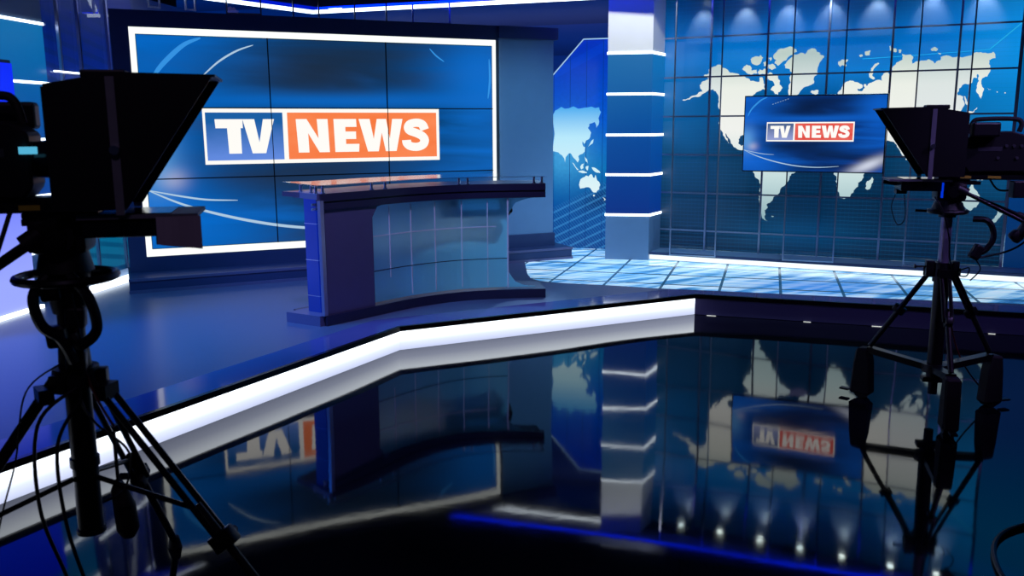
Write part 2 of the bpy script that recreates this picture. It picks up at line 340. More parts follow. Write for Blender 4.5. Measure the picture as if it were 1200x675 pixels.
def tag(o, label, cat, group=None):
    o['label'] = label; o['category'] = cat
    if group: o['group'] = group
    return o
def struct(o): o['kind'] = 'structure'; return o
def sroot(name, loc=(0, 0, 0), rz=0):
    o = D.objects.new(name, None); o.empty_display_size = .1; COL.objects.link(o); o.location = loc; o.rotation_euler = (0, 0, rz); return struct(o)
def spline(pts, n=8, closed=False):     # Catmull-Rom
    P = [Vector(p) for p in pts]; out = []; N = len(P); seg = N if closed else N-1
    for i in range(seg):
        g = (lambda k: P[k % N]) if closed else (lambda k: P[max(0, min(N-1, k))])
        a, b, c, d = g(i-1), g(i), g(i+1), g(i+2)
        for j in range(n):
            t = j/n; out.append(.5*((2*b)+(c-a)*t+(2*a-5*b+4*c-d)*t*t+(3*b-a-3*c+d)*t**3))
    if not closed: out.append(P[-1])
    return out

# outlines printed on the walls and the sign letters
WORLD_MAP = [[[0.207,2.093],[0.291,2.113],[0.374,2.149],[0.448,2.188],[0.424,2.225],[0.412,2.261],[0.444,2.304],[0.488,2.322],[0.533,2.338],[0.457,2.37],[0.471,2.387],[0.523,2.397],[0.514,2.44],[0.551,2.465],[0.602,2.481],[0.653,2.489],[0.669,2.461],[0.721,2.441],[0.767,2.397],[0.818,2.391],[0.84,2.387],[0.878,2.365],[0.944,2.342],[1.003,2.297],[1.061,2.289],[1.104,2.28],[1.109,2.337],[1.137,2.336],[1.153,2.293],[1.169,2.25],[1.172,2.194],[1.15,2.201],[1.13,2.187],[1.095,2.174],[1.06,2.146],[1.039,2.132],[1.059,2.073],[1.081,2.014],[1.151,1.975],[1.191,1.926],[1.207,1.993],[1.185,2.07],[1.239,2.127],[1.298,2.088],[1.347,2.058],[1.407,1.99],[1.476,1.942],[1.43,1.904],[1.356,1.886],[1.432,1.866],[1.481,1.827],[1.398,1.799],[1.342,1.77],[1.297,1.722],[1.271,1.664],[1.245,1.605],[1.268,1.517],[1.228,1.556],[1.198,1.585],[1.13,1.575],[1.081,1.585],[1.022,1.575],[0.943,1.682],[0.914,1.667],[0.897,1.631],[0.895,1.587],[0.926,1.554],[0.955,1.565],[0.992,1.604],[1.042,1.585],[1.024,1.545],[1.083,1.526],[1.106,1.457],[1.166,1.428],[1.137,1.418],[1.057,1.467],[0.987,1.486],[0.95,1.506],[0.876,1.525],[0.833,1.56],[0.806,1.601],[0.782,1.645],[0.759,1.674],[0.743,1.701],[0.74,1.692],[0.771,1.638],[0.797,1.579],[0.777,1.589],[0.75,1.627],[0.73,1.66],[0.708,1.711],[0.682,1.741],[0.671,1.902],[0.673,1.968],[0.648,2.056],[0.648,2.122],[0.663,1.972],[0.663,2.03],[0.643,2.089],[0.637,2.147],[0.613,2.184],[0.575,2.214],[0.53,2.208],[0.501,2.186],[0.464,2.165],[0.39,2.126],[0.299,2.098]],[[1.081,1.249],[1.105,1.197],[1.159,1.146],[1.173,1.102],[1.173,1.012],[1.161,0.936],[1.18,0.847],[1.198,0.772],[1.211,0.712],[1.272,0.684],[1.237,0.728],[1.248,0.759],[1.233,0.811],[1.268,0.85],[1.252,0.879],[1.316,0.926],[1.328,0.971],[1.377,1.003],[1.41,1.078],[1.451,1.108],[1.464,1.138],[1.491,1.168],[1.496,1.212],[1.516,1.242],[1.594,1.287],[1.63,1.327],[1.608,1.375],[1.513,1.403],[1.434,1.451],[1.318,1.479],[1.23,1.507],[1.184,1.468],[1.146,1.428],[1.11,1.368],[1.064,1.298]],[[1.376,2.469],[1.415,2.516],[1.481,2.576],[1.549,2.594],[1.591,2.572],[1.603,2.585],[1.642,2.625],[1.695,2.633],[1.759,2.579],[1.746,2.569],[1.767,2.558],[1.801,2.543],[1.77,2.497],[1.746,2.443],[1.744,2.361],[1.712,2.334],[1.706,2.251],[1.65,2.225],[1.584,2.192],[1.532,2.13],[1.492,2.11],[1.449,2.124],[1.433,2.167],[1.435,2.216],[1.456,2.271],[1.439,2.328],[1.457,2.383],[1.434,2.418],[1.385,2.427]],[[1.247,2.557],[1.266,2.598],[1.292,2.628],[1.326,2.649],[1.367,2.647],[1.436,2.664],[1.499,2.631],[1.507,2.603],[1.454,2.57],[1.401,2.531],[1.361,2.504],[1.307,2.457],[1.264,2.484],[1.283,2.521]],[[0.993,2.539],[1.034,2.565],[1.091,2.563],[1.112,2.583],[1.141,2.554],[1.122,2.52],[1.095,2.479],[1.053,2.473],[1.016,2.488]],[[0.904,2.435],[0.952,2.483],[0.996,2.468],[1.013,2.411],[1.069,2.423],[1.078,2.38],[1.014,2.368],[0.971,2.376],[0.933,2.413]],[[1.085,2.394],[1.105,2.429],[1.141,2.414],[1.154,2.434],[1.183,2.412],[1.178,2.37],[1.1,2.365]],[[1.201,2.475],[1.25,2.48],[1.288,2.43],[1.24,2.411],[1.203,2.433]],[[1.137,2.498],[1.164,2.511],[1.178,2.462],[1.153,2.455]],[[1.198,2.545],[1.226,2.558],[1.234,2.53],[1.214,2.51]],[[1.194,2.342],[1.219,2.39],[1.298,2.36],[1.314,2.324],[1.337,2.288],[1.332,2.246],[1.368,2.21],[1.322,2.162],[1.323,2.134],[1.288,2.142],[1.265,2.177],[1.236,2.192],[1.276,2.234],[1.252,2.291],[1.224,2.298]],[[1.674,2.155],[1.687,2.175],[1.714,2.171],[1.734,2.181],[1.761,2.174],[1.761,2.139],[1.723,2.13]],[[1.95,2.484],[1.976,2.489],[1.989,2.503],[2.054,2.5],[2.036,2.474],[2.011,2.461],[2.039,2.433],[2.027,2.417],[1.999,2.441],[1.974,2.422],[1.952,2.45]],[[2.162,2.536],[2.194,2.549],[2.202,2.528],[2.176,2.52]],[[2.218,2.574],[2.243,2.58],[2.281,2.585],[2.272,2.539],[2.233,2.534]],[[2.36,2.456],[2.373,2.442],[2.331,2.403],[2.314,2.37],[2.312,2.317],[2.339,2.282],[2.321,2.276],[2.28,2.304],[2.278,2.345],[2.293,2.398],[2.329,2.444]],[[2.462,2.624],[2.474,2.63],[2.49,2.59],[2.472,2.571]],[[2.501,2.603],[2.533,2.595],[2.538,2.562],[2.51,2.563]],[[2.553,2.581],[2.584,2.58],[2.58,2.547],[2.561,2.55]],[[1.964,2.142],[1.976,2.162],[2.001,2.189],[2.012,2.23],[2.056,2.263],[2.114,2.271],[2.161,2.253],[2.221,2.218],[2.216,2.191],[2.165,2.179],[2.18,2.158],[2.225,2.164],[2.245,2.19],[2.233,2.231],[2.253,2.231],[2.264,2.21],[2.291,2.243],[2.341,2.262],[2.404,2.267],[2.417,2.26],[2.407,2.314],[2.425,2.34],[2.469,2.346],[2.489,2.325],[2.506,2.351],[2.52,2.417],[2.579,2.468],[2.603,2.48],[2.593,2.54],[2.625,2.525],[2.674,2.53],[2.707,2.503],[2.7,2.431],[2.729,2.45],[2.772,2.455],[2.808,2.46],[2.856,2.475],[2.887,2.457],[2.92,2.427],[2.93,2.449],[2.972,2.46],[2.969,2.493],[3.022,2.51],[3.059,2.496],[3.084,2.482],[3.13,2.493],[3.179,2.479],[3.225,2.49],[3.259,2.501],[3.292,2.525],[3.338,2.527],[3.432,2.514],[3.454,2.525],[3.473,2.506],[3.48,2.461],[3.448,2.456],[3.426,2.444],[3.427,2.406],[3.442,2.386],[3.446,2.342],[3.422,2.279],[3.383,2.267],[3.368,2.236],[3.377,2.197],[3.401,2.158],[3.391,2.094],[3.377,2.049],[3.363,2.081],[3.329,2.146],[3.331,2.185],[3.35,2.236],[3.339,2.3],[3.327,2.307],[3.33,2.269],[3.295,2.27],[3.287,2.225],[3.259,2.206],[3.201,2.201],[3.168,2.163],[3.154,2.111],[3.162,2.092],[3.21,2.084],[3.229,2.019],[3.224,1.973],[3.199,1.915],[3.177,1.895],[3.155,1.876],[3.173,1.825],[3.176,1.781],[3.145,1.763],[3.125,1.808],[3.104,1.772],[3.091,1.727],[3.134,1.691],[3.164,1.629],[3.145,1.557],[3.101,1.485],[3.055,1.448],[3.014,1.448],[3.043,1.384],[3.031,1.33],[2.986,1.365],[2.951,1.392],[2.965,1.319],[2.995,1.256],[2.96,1.274],[2.921,1.346],[2.891,1.419],[2.847,1.446],[2.815,1.418],[2.775,1.39],[2.711,1.476],[2.707,1.453],[2.677,1.451],[2.658,1.479],[2.631,1.533],[2.607,1.574],[2.569,1.609],[2.509,1.622],[2.458,1.637],[2.422,1.664],[2.393,1.701],[2.415,1.637],[2.478,1.6],[2.447,1.544],[2.381,1.488],[2.329,1.478],[2.279,1.571],[2.229,1.664],[2.192,1.692],[2.212,1.645],[2.281,1.534],[2.33,1.459],[2.435,1.47],[2.429,1.414],[2.374,1.329],[2.287,1.242],[2.277,1.185],[2.239,1.156],[2.241,1.113],[2.21,1.084],[2.198,1.048],[2.161,0.996],[2.115,0.975],[2.067,0.976],[2.057,0.993],[2.043,1.043],[2.019,1.093],[2.001,1.165],[2.005,1.223],[1.976,1.243],[1.945,1.312],[1.896,1.359],[1.814,1.349],[1.738,1.396],[1.706,1.472],[1.737,1.568],[1.797,1.664],[1.877,1.692],[1.959,1.692],[1.997,1.655],[2.106,1.636],[2.176,1.664],[2.208,1.711],[2.136,1.73],[2.09,1.758],[2.066,1.711],[2.017,1.777],[1.953,1.796],[1.919,1.758],[1.867,1.721],[1.812,1.721],[1.799,1.787],[1.862,1.806],[1.849,1.862],[1.92,1.89],[1.963,1.936],[2.006,1.954],[2.05,1.972],[2.138,1.981],[2.143,2.045],[2.098,2.064],[2.066,2.009],[2.001,2.048]],[[1.83,1.891],[1.818,1.938],[1.832,2.003],[1.87,1.975],[1.9,1.928],[1.884,1.89]],[[2.318,1.101],[2.322,1.151],[2.331,1.175],[2.363,1.19],[2.381,1.223],[2.395,1.202],[2.391,1.16],[2.365,1.088],[2.337,1.079]],[[2.867,2.575],[2.901,2.599],[2.939,2.578],[2.922,2.553],[2.886,2.554]],[[2.942,2.535],[2.97,2.529],[2.967,2.516],[2.949,2.522]],[[3.222,2.084],[3.234,2.081],[3.26,2.018],[3.264,1.992],[3.252,1.995],[3.23,2.051]],[[3.312,1.92],[3.352,1.965],[3.356,1.957],[3.324,1.911]],[[3.27,1.927],[3.318,1.92],[3.305,1.9],[3.279,1.888]],[[3.432,2.163],[3.445,2.148],[3.468,2.147],[3.445,2.143]],[[3.519,2.127],[3.532,2.119],[3.523,2.112]],[[3.592,2.115],[3.606,2.11],[3.595,2.102]],[[3.275,1.826],[3.297,1.821],[3.295,1.78],[3.263,1.766],[3.245,1.744],[3.22,1.716],[3.2,1.725],[3.206,1.747],[3.243,1.766],[3.264,1.795]],[[2.702,1.426],[2.723,1.434],[2.733,1.415],[2.71,1.407]],[[3.04,0.991],[3.035,1.046],[3.083,1.075],[3.122,1.112],[3.159,1.168],[3.209,1.151],[3.237,1.206],[3.296,1.189],[3.316,1.136],[3.342,1.118],[3.359,1.209],[3.389,1.128],[3.435,1.066],[3.456,1.004],[3.43,0.921],[3.377,0.883],[3.325,0.917],[3.28,0.971],[3.214,0.978],[3.151,0.939],[3.087,0.918]],[[3.272,1.279],[3.328,1.289],[3.386,1.272],[3.471,1.211],[3.415,1.21],[3.324,1.235]],[[3.573,0.754],[3.608,0.81],[3.628,0.847],[3.633,0.892],[3.682,0.867],[3.647,0.811],[3.597,0.746]],[[2.842,1.391],[2.877,1.382],[2.968,1.274],[2.945,1.246],[2.89,1.309]],[[2.963,1.237],[3.072,1.221],[3.066,1.193],[2.981,1.21]],[[3.006,1.329],[3.059,1.394],[3.086,1.367],[3.068,1.276],[3.027,1.275]],[[3.104,1.449],[3.136,1.458],[3.149,1.395],[3.179,1.332],[3.127,1.358]],[[1.313,0.746],[1.342,0.744],[1.339,0.737],[1.316,0.736]]]
ASIA_MAP = [[[-0.036,1.916],[0.0,1.993],[0.081,2.04],[0.182,2.02],[0.242,2.044],[0.382,2.024],[0.481,2.038],[0.58,2.029],[0.605,1.968],[0.572,1.892],[0.573,1.806],[0.548,1.768],[0.523,1.845],[0.454,1.82],[0.435,1.768],[0.479,1.71],[0.466,1.653],[0.422,1.614],[0.41,1.6],[0.387,1.566],[0.366,1.6],[0.377,1.536],[0.403,1.523],[0.398,1.469],[0.338,1.429],[0.312,1.406],[0.324,1.361],[0.304,1.328],[0.247,1.39],[0.217,1.439],[0.186,1.444],[0.136,1.33],[0.095,1.418],[0.044,1.457],[-0.034,1.471]],[[0.51,1.627],[0.503,1.575],[0.437,1.527],[0.467,1.575]],[[0.232,1.327],[0.258,1.308],[0.319,1.234],[0.299,1.229]],[[0.314,1.218],[0.431,1.201],[0.427,1.192],[0.32,1.204]],[[0.339,1.273],[0.389,1.316],[0.382,1.254],[0.354,1.238]],[[0.398,1.406],[0.429,1.371],[0.44,1.309],[0.413,1.342]],[[0.49,1.265],[0.54,1.259],[0.571,1.236],[0.607,1.193],[0.561,1.197],[0.511,1.23]],[[0.414,1.278],[0.45,1.284],[0.441,1.225],[0.422,1.235]],[[0.335,1.086],[0.347,1.112],[0.395,1.14],[0.415,1.16],[0.451,1.147],[0.471,1.172],[0.491,1.177],[0.508,1.142],[0.528,1.128],[0.541,1.171],[0.556,1.128],[0.593,1.08],[0.607,1.041],[0.594,0.982],[0.554,0.938],[0.524,0.941],[0.49,0.976],[0.453,1.009],[0.393,0.998],[0.342,0.988]],[[0.515,0.912],[0.539,0.912],[0.531,0.89],[0.517,0.894]],[[0.639,0.88],[0.68,0.855],[0.656,0.835],[0.666,0.855]]]
LETTERS = {"T":[[0.045,1],[0.1535,1],[0.1535,0.74],[0.1445,0.74],[0.1445,0],[0.0945,0],[0.0915,0.74],[0.047,0.74]],"V":[[0.1535,1],[0.2001,1],[0.2165,0.32],[0.2349,1],[0.2793,1],[0.2411,0],[0.1869,0]],"N":[[0.3682,1],[0.4128,1],[0.4601,0.42],[0.4557,1],[0.5012,1],[0.5056,0],[0.4622,0],[0.4171,0.58],[0.4193,0],[0.3746,0]],"E":[[0.5263,1],[0.6236,1],[0.6247,0.76],[0.5758,0.76],[0.5758,0.62],[0.6214,0.62],[0.6214,0.39],[0.5769,0.39],[0.5769,0.24],[0.6348,0.24],[0.6325,0],[0.5296,0]],"W":[[0.6348,1],[0.6832,1],[0.699,0.38],[0.7149,1],[0.7561,1],[0.7711,0.38],[0.7838,1],[0.8302,1],[0.8,0],[0.7515,0],[0.7355,0.58],[0.7195,0],[0.6719,0]],"S":[[0.9316,0.66],[0.9233,0.8],[0.9114,0.86],[0.8913,0.88],[0.8653,0.84],[0.8559,0.73],[0.8642,0.63],[0.8913,0.56],[0.9173,0.47],[0.9292,0.36],[0.9268,0.24],[0.915,0.16],[0.8913,0.12],[0.863,0.15],[0.8489,0.24],[0.8466,0.34]],"div":[0.0097,0.3146,0.3335,0.9867]}

# ================================================================== THE SETTING
S = .2                                    # stage height above the studio floor
struct(MB().bx(-7.2, 8.2, -1.2, 13.4, -.1, 0).build('floor', M['floor']))
struct(MB().bx(-7.2, 8.2, -1.2, 13.4, 4.6, 4.7).build('ceiling', M['dark_wall']))
struct(MB().bx(-7.3, -7.2, -1.2, 13.4, 0, 4.6).build('wall_left', M['dark_wall']))
struct(MB().bx(8.2, 8.3, -1.2, 13.4, 0, 4.6).build('wall_right', M['dark_wall']))
struct(MB().bx(-7.2, 8.2, 13.4, 13.5, 0, 4.6).build('wall_back', M['dark_wall']))

# stage platform, its edge runs L - Mi - Cn - Rr
L = Vector((-3.55, 2.0, 0)); Mi = Vector((-.916, 6.928, 0)); Cn = Vector((1.761, 8.245, 0)); Rr = Vector((7.3, 6.3, 0))
stage = sroot('stage_platform')
def off_edge(pts, d):                      # move an open polyline d to its left-hand side (into the stage)
    out = []
    for i, p in enumerate(pts):
        ns = []
        if i > 0: t = (pts[i]-pts[i-1]).normalized(); ns.append(Vector((-t.y, t.x, 0)))
        if i < len(pts)-1: t = (pts[i+1]-pts[i]).normalized(); ns.append(Vector((-t.y, t.x, 0)))
        n = sum(ns, Vector()).normalized(); out.append(p+n*(d/n.dot(ns[0])))
    return out
edge = [L, Mi, Cn, Rr]
inn = off_edge(edge, .03)
MB().prism([(p.x, p.y) for p in inn]+[(7.3, 13.2), (-7.0, 13.2), (-7.0, 2.0)], .002, S-.012).build('platform_body', M['black'], stage)
MB().prism([(p.x, p.y) for p in off_edge(edge, .34)]+[(7.3, 13.2), (-7.0, 13.2), (-7.0, 2.0)], S-.012, S).build('stage_deck', M['stage'], stage)
o2 = off_edge(edge, .02); o3 = off_edge(edge, .34); mb = MB()
for i in range(3):
    a, b, c, d = o2[i], o2[i+1], o3[i+1], o3[i]; mb.prism([(p.x, p.y) for p in (a, b, c, d)], S-.012, S)
mb.build('deck_border', M['stage_band'], stage)
o1 = off_edge(edge, -.012); mb = MB()
for i in range(3):
    a, b, c, d = o1[i], o1[i+1], o2[i+1], o2[i]; mb.prism([(p.x, p.y) for p in (a, b, c, d)], S-.036, S+.003)
mb.build('nosing', M['nosing'], stage)
ra = off_edge(edge, .006); rb = off_edge(edge, .028)
def riser(i, j, nm, mat, z0=.004, z1=S-.036):
    mb = MB()
    for k in range(i, j):
        a, b, c, d = ra[k], ra[k+1], rb[k+1], rb[k]; mb.prism([(p.x, p.y) for p in (a, b, c, d)], z0, z1)
    return mb.build(nm, mat, stage)
riser(0, 2, 'light_riser', M['riser_glow'])['label'] = 'glowing white riser'
riser(2, 3, 'riser', M['riser_dark'])['label'] = 'dark riser'
mb = MB()
for t in (.02, .17, .27, .43): 
    p = ra[2].lerp(ra[3], t); q = ra[2].lerp(ra[3], t+.008+.02*random.random()); n = Vector((-.33, -.94, 0))
    mb.bar((p.x-.004, p.y-.012, .003), (q.x-.004, q.y-.012, .003), .003)
mb.build('painted_base_glints', M['led_frame'], stage)  # glowing dashes painted as white glints along the dark riser's foot
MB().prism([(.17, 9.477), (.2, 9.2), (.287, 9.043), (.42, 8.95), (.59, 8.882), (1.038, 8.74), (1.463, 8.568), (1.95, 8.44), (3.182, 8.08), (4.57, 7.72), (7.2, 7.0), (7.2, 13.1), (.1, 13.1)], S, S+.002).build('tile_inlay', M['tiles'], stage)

# ceiling soffit: white light line, navy band, blue light line
so = sroot('trim_1')
W0 = [Vector((-4.6, 9.25, 0)), Vector((-2.62, 12.05, 0)), Vector((7.2, 8.75, 0))]
def inset(pts, d): return off_edge(pts, -d)
def strip(pts, d0, d1, z0, z1, nm, mat, seg=None, par=so):
    A, B = inset(pts, d0), inset(pts, d1); mb = MB()
    for i in (seg or range(len(pts)-1)):
        mb.prism([(p.x, p.y) for p in (A[i], A[i+1], B[i+1], B[i])], z0, z1)
    return mb.build(nm, mat, par)
ZS = 3.27
strip([W0[0], W0[1], W0[1].lerp(W0[2], .405)], 0, .05, ZS, ZS+.04, 'white_light_line', M['led_white'])
strip(W0, .05, .55, ZS+.05, ZS+.12, 'soffit_band', M['soffit'])
Wk = W0[1].lerp(W0[2], .2)
strip([W0[0], W0[1], Wk], .09, .48, ZS+.035, ZS+.048, 'blue_wash_glow', M['blue_wash_glow'])  # glowing sheet added as the blue LED wash on the soffit underside
strip(W0, .55, .6, ZS, ZS+.12, 'soffit_lip', M['soffit'])
strip(W0, -.25, 0, ZS+.05, ZS+.12, 'soffit_back', M['navy_dark'])
strip([W0[0], W0[1]], .50, .548, ZS+.01, ZS+.045, 'inner_light_line', M['led_white'])
strip(W0, .49, .548, ZS-.012, ZS+.045, 'blue_light_line', M['led_blue'], seg=[1])

# backdrop behind the video wall, on the line of the graphic panel
bd = sroot('wall_backdrop', (.573, 11.588, 0), math.atan2(-.187, .608))
MB().bx(-6.2, 1.6, .12, .2, S, 3.9).build('backdrop_panel', M['backdrop'], bd)

# ================================================================== LEFT SIDE: column, tall screen, glass wall
A = Vector((-4.42, 7.3, 0)); lrz = math.atan2(2.3, .27)
lw = sroot('wall_side', A, lrz)           # local x runs away from the camera, -y faces the stage (to the right)
MB().bx(1.1, 4.2, .12, .18, S, 3.25).build('print_panel', M['left_art'], lw)
MB().bx(1.1, 2.3, -.16, -.06, S, S+.05).build('floor_light_line', M['led_white'], lw)
MB().bx(1.05, 4.2, -.06, .12, S, S+.12).build('base_ledge', M['greyblue'], lw)
tc_ = thing('light_banded_column', 'blue banded column with white light lines behind the large near camera at left', 'column', (*A.xy, S), lrz)
zc = [.682-S, 1.191-S, 1.70-S, 2.209-S, 2.74-S]
mb = MB(); mb.bx(.15, 1.04, 0, .35, .001, zc[0]-.012, .004); mb.build('column_base', M['greyblue'], tc_)
for k in range(4): MB().bx(.15, 1.04, 0, .35, zc[k]+.012, zc[k+1]-.012).build('column_band', M['col_blue'], tc_)
for z in zc: MB().bx(.14, 1.05, -.01, .36, z-.012, z+.012).build('light_line', M['led_white'], tc_)
MB().bx(.15, 1.04, 0, .35, zc[4]+.012, 3.4-S).build('column_head', M['greyblue'], tc_)
ts = thing('light_screen', 'tall lavender and blue light screen standing at the left edge behind the large camera', 'screen', (*A.xy, S), lrz)
MB().bx(-1.2, .46, -.075, -.035, .03, 2.15).build('screen_face', M['screen_lavender'], ts)
MB().bx(-1.2, .5, -.034, -.012, .0, 2.18).build('back_case', M['navy_dark'], ts)
MB().bx(-1.2, .5, -.12, -.08, .0, .03).build('base_light_line', M['led_white'], ts)
# glass wall between the left column and the video wall
gw = thing('glass_wall', 'clear glass wall with slim metal bars between left column and video wall', 'glass wall', (A.x, A.y, S), lrz)
for x in (1.21, 1.53, 2.03): MB().bx(x-.012, x+.012, -.055, -.025, .05, 3.05).build('glazing_bar', M['lattice'], gw)
MB().bx(1.06, 2.6, -.022, -.014, .12, 3.0).build('pane', M['glass'], gw)
MB().bx(1.06, 2.6, -.07, -.056, 2.115, 2.130).build('light_rail', M['led_white'], gw)

# ================================================================== VIDEO WALL
def coast(pl, levels=2):
    """midpoint displacement gives printed coastlines their ragged edge"""
    for _ in range(levels):
        out = []
        for (a, b), (c, d) in zip(pl, pl[1:]+pl[:1]):
            ln = math.hypot(c-a, d-b); k = random.uniform(-.17, .17) if ln > .012 else 0
            out += [(a, b), ((a+c)/2-(d-b)*k, (b+d)/2+(c-a)*k)]
        pl = out
    return pl
def logo(par, s0, z0, w, h, y, blue, orange):
    """TV | NEWS plate, built towards the camera (-y)"""
    dv = LETTERS['div']
    b = MB(); b.bx(s0, s0+w, y-.004, y, z0, z0+h); b.build('logo_border', M['logo_white'], par)
    for nm, u0, u1, mt in (('logo_left_field', dv[0], dv[1], blue), ('logo_right_field', dv[2], dv[3], orange)):
        a0, a1 = s0+u0*w, s0+u1*w; q = y-.0055
        MB().uvquad([(a0, q, z0+.07*h), (a1, q, z0+.07*h), (a1, q, z0+.93*h), (a0, q, z0+.93*h)], [(0, 0), (1, 0), (1, 1), (0, 1)]).build(nm, mt, par, flip=False)
    zb, zt = z0+.19*h, z0+.81*h
    for ch in 'TVNEW':
        MB().prism([(s0+u*w, zb+v*(zt-zb)) for u, v in LETTERS[ch]], y-.0085, y-.006, 'Y').build('letter_'+ch.lower(), M['logo_white'], par)
    pts = spline([(s0+u*w, 0, zb+v*(zt-zb)) for u, v in LETTERS['S']], 4); b = MB(); hw = .0185*w; hh = .115*(zt-zb)
    hw = hh*1.12; A_, B_ = [], []
    for i, p in enumerate(pts):
        t = (pts[min(i+1, len(pts)-1)]-pts[max(i-1, 0)]).normalized(); n = Vector((-t.z, 0, t.x))
        A_.append(p+Vector((n.x*hw*1.15, 0, n.z*hw))); B_.append(p-Vector((n.x*hw*1.15, 0, n.z*hw)))
    for i in range(len(pts)-1):
        f = b.poly([(A_[i].x, y-.008, A_[i].z), (A_[i+1].x, y-.008, A_[i+1].z), (B_[i+1].x, y-.008, B_[i+1].z), (B_[i].x, y-.008, B_[i].z)])
    b.build('letter_s', M['logo_white'], par)
def stroke(par, pts, w0, y, nm, mat, taper=True):
    pts = spline([(p[0], 0, p[1]) for p in pts], 8); b = MB(); n_ = len(pts); rows = []
    for i, p in enumerate(pts):
        t = (pts[min(i+1, n_-1)]-pts[max(i-1, 0)]).normalized(); k = math.sin(PI*(.04+.92*i/(n_-1)))**.6 if taper else 1
        n = Vector((-t.z, 0, t.x))*w0*k*.5; rows.append((p+n, p-n))
    for i in range(n_-1):
        a, b2, c, d = rows[i][0], rows[i+1][0], rows[i+1][1], rows[i][1]
        b.poly([(q.x, y, q.z) for q in (a, b2, c, d)])
    return b.build(nm, mat, par)
def picture_strokes(par, s0, z0, w, h, y, mat):
    f = lambda pts: [(s0+u*w, z0+v*h) for u, v in pts]
    stroke(par, f([(0, .283), (.08, .25), (.15, .228), (.23, .22)]), .009*h, y, 'light_streak', mat)
    stroke(par, f([(0, .283), (.1, .2), (.25, .12), (.4, .07), (.55, .055), (.7, .072)]), .014*h, y, 'light_streak', mat)
    stroke(par, f([(.02, .74), (.045, .83), (.08, .9), (.12, .96), (.16, .99)]), .022*h, y, 'light_streak', M['arc_soft'])
    if w > 2:
        stroke(par, f([(.15, .80), (.20, .88), (.25, .935), (.295, .965)]), .009*h, y, 'light_streak', mat)
        stroke(par, f([(.80, .975), (.82, .94), (.845, .91)]), .008*h, y, 'light_streak', M['arc_soft'])
        stroke(par, f([(.985, .72), (.992, .82), (.99, .93)]), .012*h, y, 'light_streak', M['arc_soft'])
    else: 
      for i in range(7):
        u = .2+i*.018; stroke(par, f([(u, .895+i*.011), (u+.009, .9005+i*.011)]), .006*h, y, 'light_streak', mat, False)
V = Vector((-3.89, 8.804, 0)); vrz = math.atan2(.405, .914)
vw = thing('video_wall', 'large framed video wall showing TV NEWS on nine panels behind the desk', 'video wall', (V.x, V.y, S), vrz)
zz = lambda z: z-S
b = MB(); b.bx(0, .166, 0, .42, zz(.344), zz(2.936)); b.bx(.166, 4.10, 0, .42, zz(2.774), zz(2.936)); b.bx(.166, 4.10, 0, .42, zz(.344), zz(.5))
b.bx(.166, 4.10, .12, .42, zz(.5), zz(2.774)); b.build('housing', M['navy'], vw)
b = MB(); b.bx(4.10, 4.82, .02, .42, zz(.344), zz(2.80)); b.build('side_panel', M['greyblue'], vw)
b = MB(); b.bx(4.10, 4.86, -.03, .44, zz(2.80), zz(2.936)); b.build('side_cap', M['navy'], vw)
b = MB(); b.bx(4.10, 4.83, -.015, .02, zz(.344), zz(.50)); b.build('side_kick', M['navy'], vw)
b = MB(); b.prism([(-.02, -.42), (4.95, -.24), (4.95, .4), (-.02, .4)], .004, zz(.344)); b.build('plinth', M['navy'], vw)
b = MB(); b.prism([(-.025, -.435), (4.96, -.255), (4.96, -.235), (-.025, -.41)], .0, .03); b.prism([(-.025, -.43), (4.96, -.25), (4.96, -.235), (-.025, -.41)], zz(.318), zz(.346)); b.build('plinth_trim', M['lilac'], vw)
# sloped glowing frame
def frame4(o, i, yo, yi):
    b = MB(); O = [(o[0], yo, o[2]), (o[1], yo, o[2]), (o[1], yo, o[3]), (o[0], yo, o[3])]; I = [(i[0], yi, i[2]), (i[1], yi, i[2]), (i[1], yi, i[3]), (i[0], yi, i[3])]
    for k in range(4): b.poly([O[k], O[(k+1) % 4], I[(k+1) % 4], I[k]])
    return b
frame4((.166, 4.085, zz(.5), zz(2.774)), (.223, 4.03, zz(.57), zz(2.712)), -.004, .03).build('light_frame', M['led_frame'], vw)
b = MB(); b.bx(4.06, 4.10, -.012, -.004, zz(.5), zz(2.774)); b.build('edge_strip', M['steel'], vw)
s0, s1, z0, z1 = .223, 4.03, zz(.57), zz(2.712); cw, ch_ = (s1-s0)/3, (z1-z0)/3; gp = .006
MB().bx(s0, s1, .034, .05, z0, z1).build('mount_plate', M['black_gloss'], vw)
for i in range(3):
    for j in range(3):
        a0, a1, c0, c1 = s0+i*cw+gp, s0+(i+1)*cw-gp, z0+j*ch_+gp, z0+(j+1)*ch_-gp
        U_ = lambda a: (a-s0)/(s1-s0); W_ = lambda c: (c-z0)/(z1-z0)
        MB().uvquad([(a0, .03, c0), (a1, .03, c0), (a1, .03, c1), (a0, .03, c1)], [(U_(a0), W_(c0)), (U_(a1), W_(c0)), (U_(a1), W_(c1)), (U_(a0), W_(c1))]).build('display_panel', M['tv_art'], vw, flip=False)
picture_strokes(vw, s0, z0, s1-s0, z1-z0, .0285, M['arc'])
logo(vw, .80, zz(1.42), 2.563, .572, .028, M['logo_blue'], M['logo_orange'])
b = MB()
for i in (1, 2): b.bx(s0+i*cw-.004, s0+i*cw+.004, .016, .0185, z0, z1)
for j in (1, 2): b.bx(s0, s1, .016, .0185, z0+j*ch_-.004, z0+j*ch_+.004)
b.build('panel_joints', M['black'], vw)

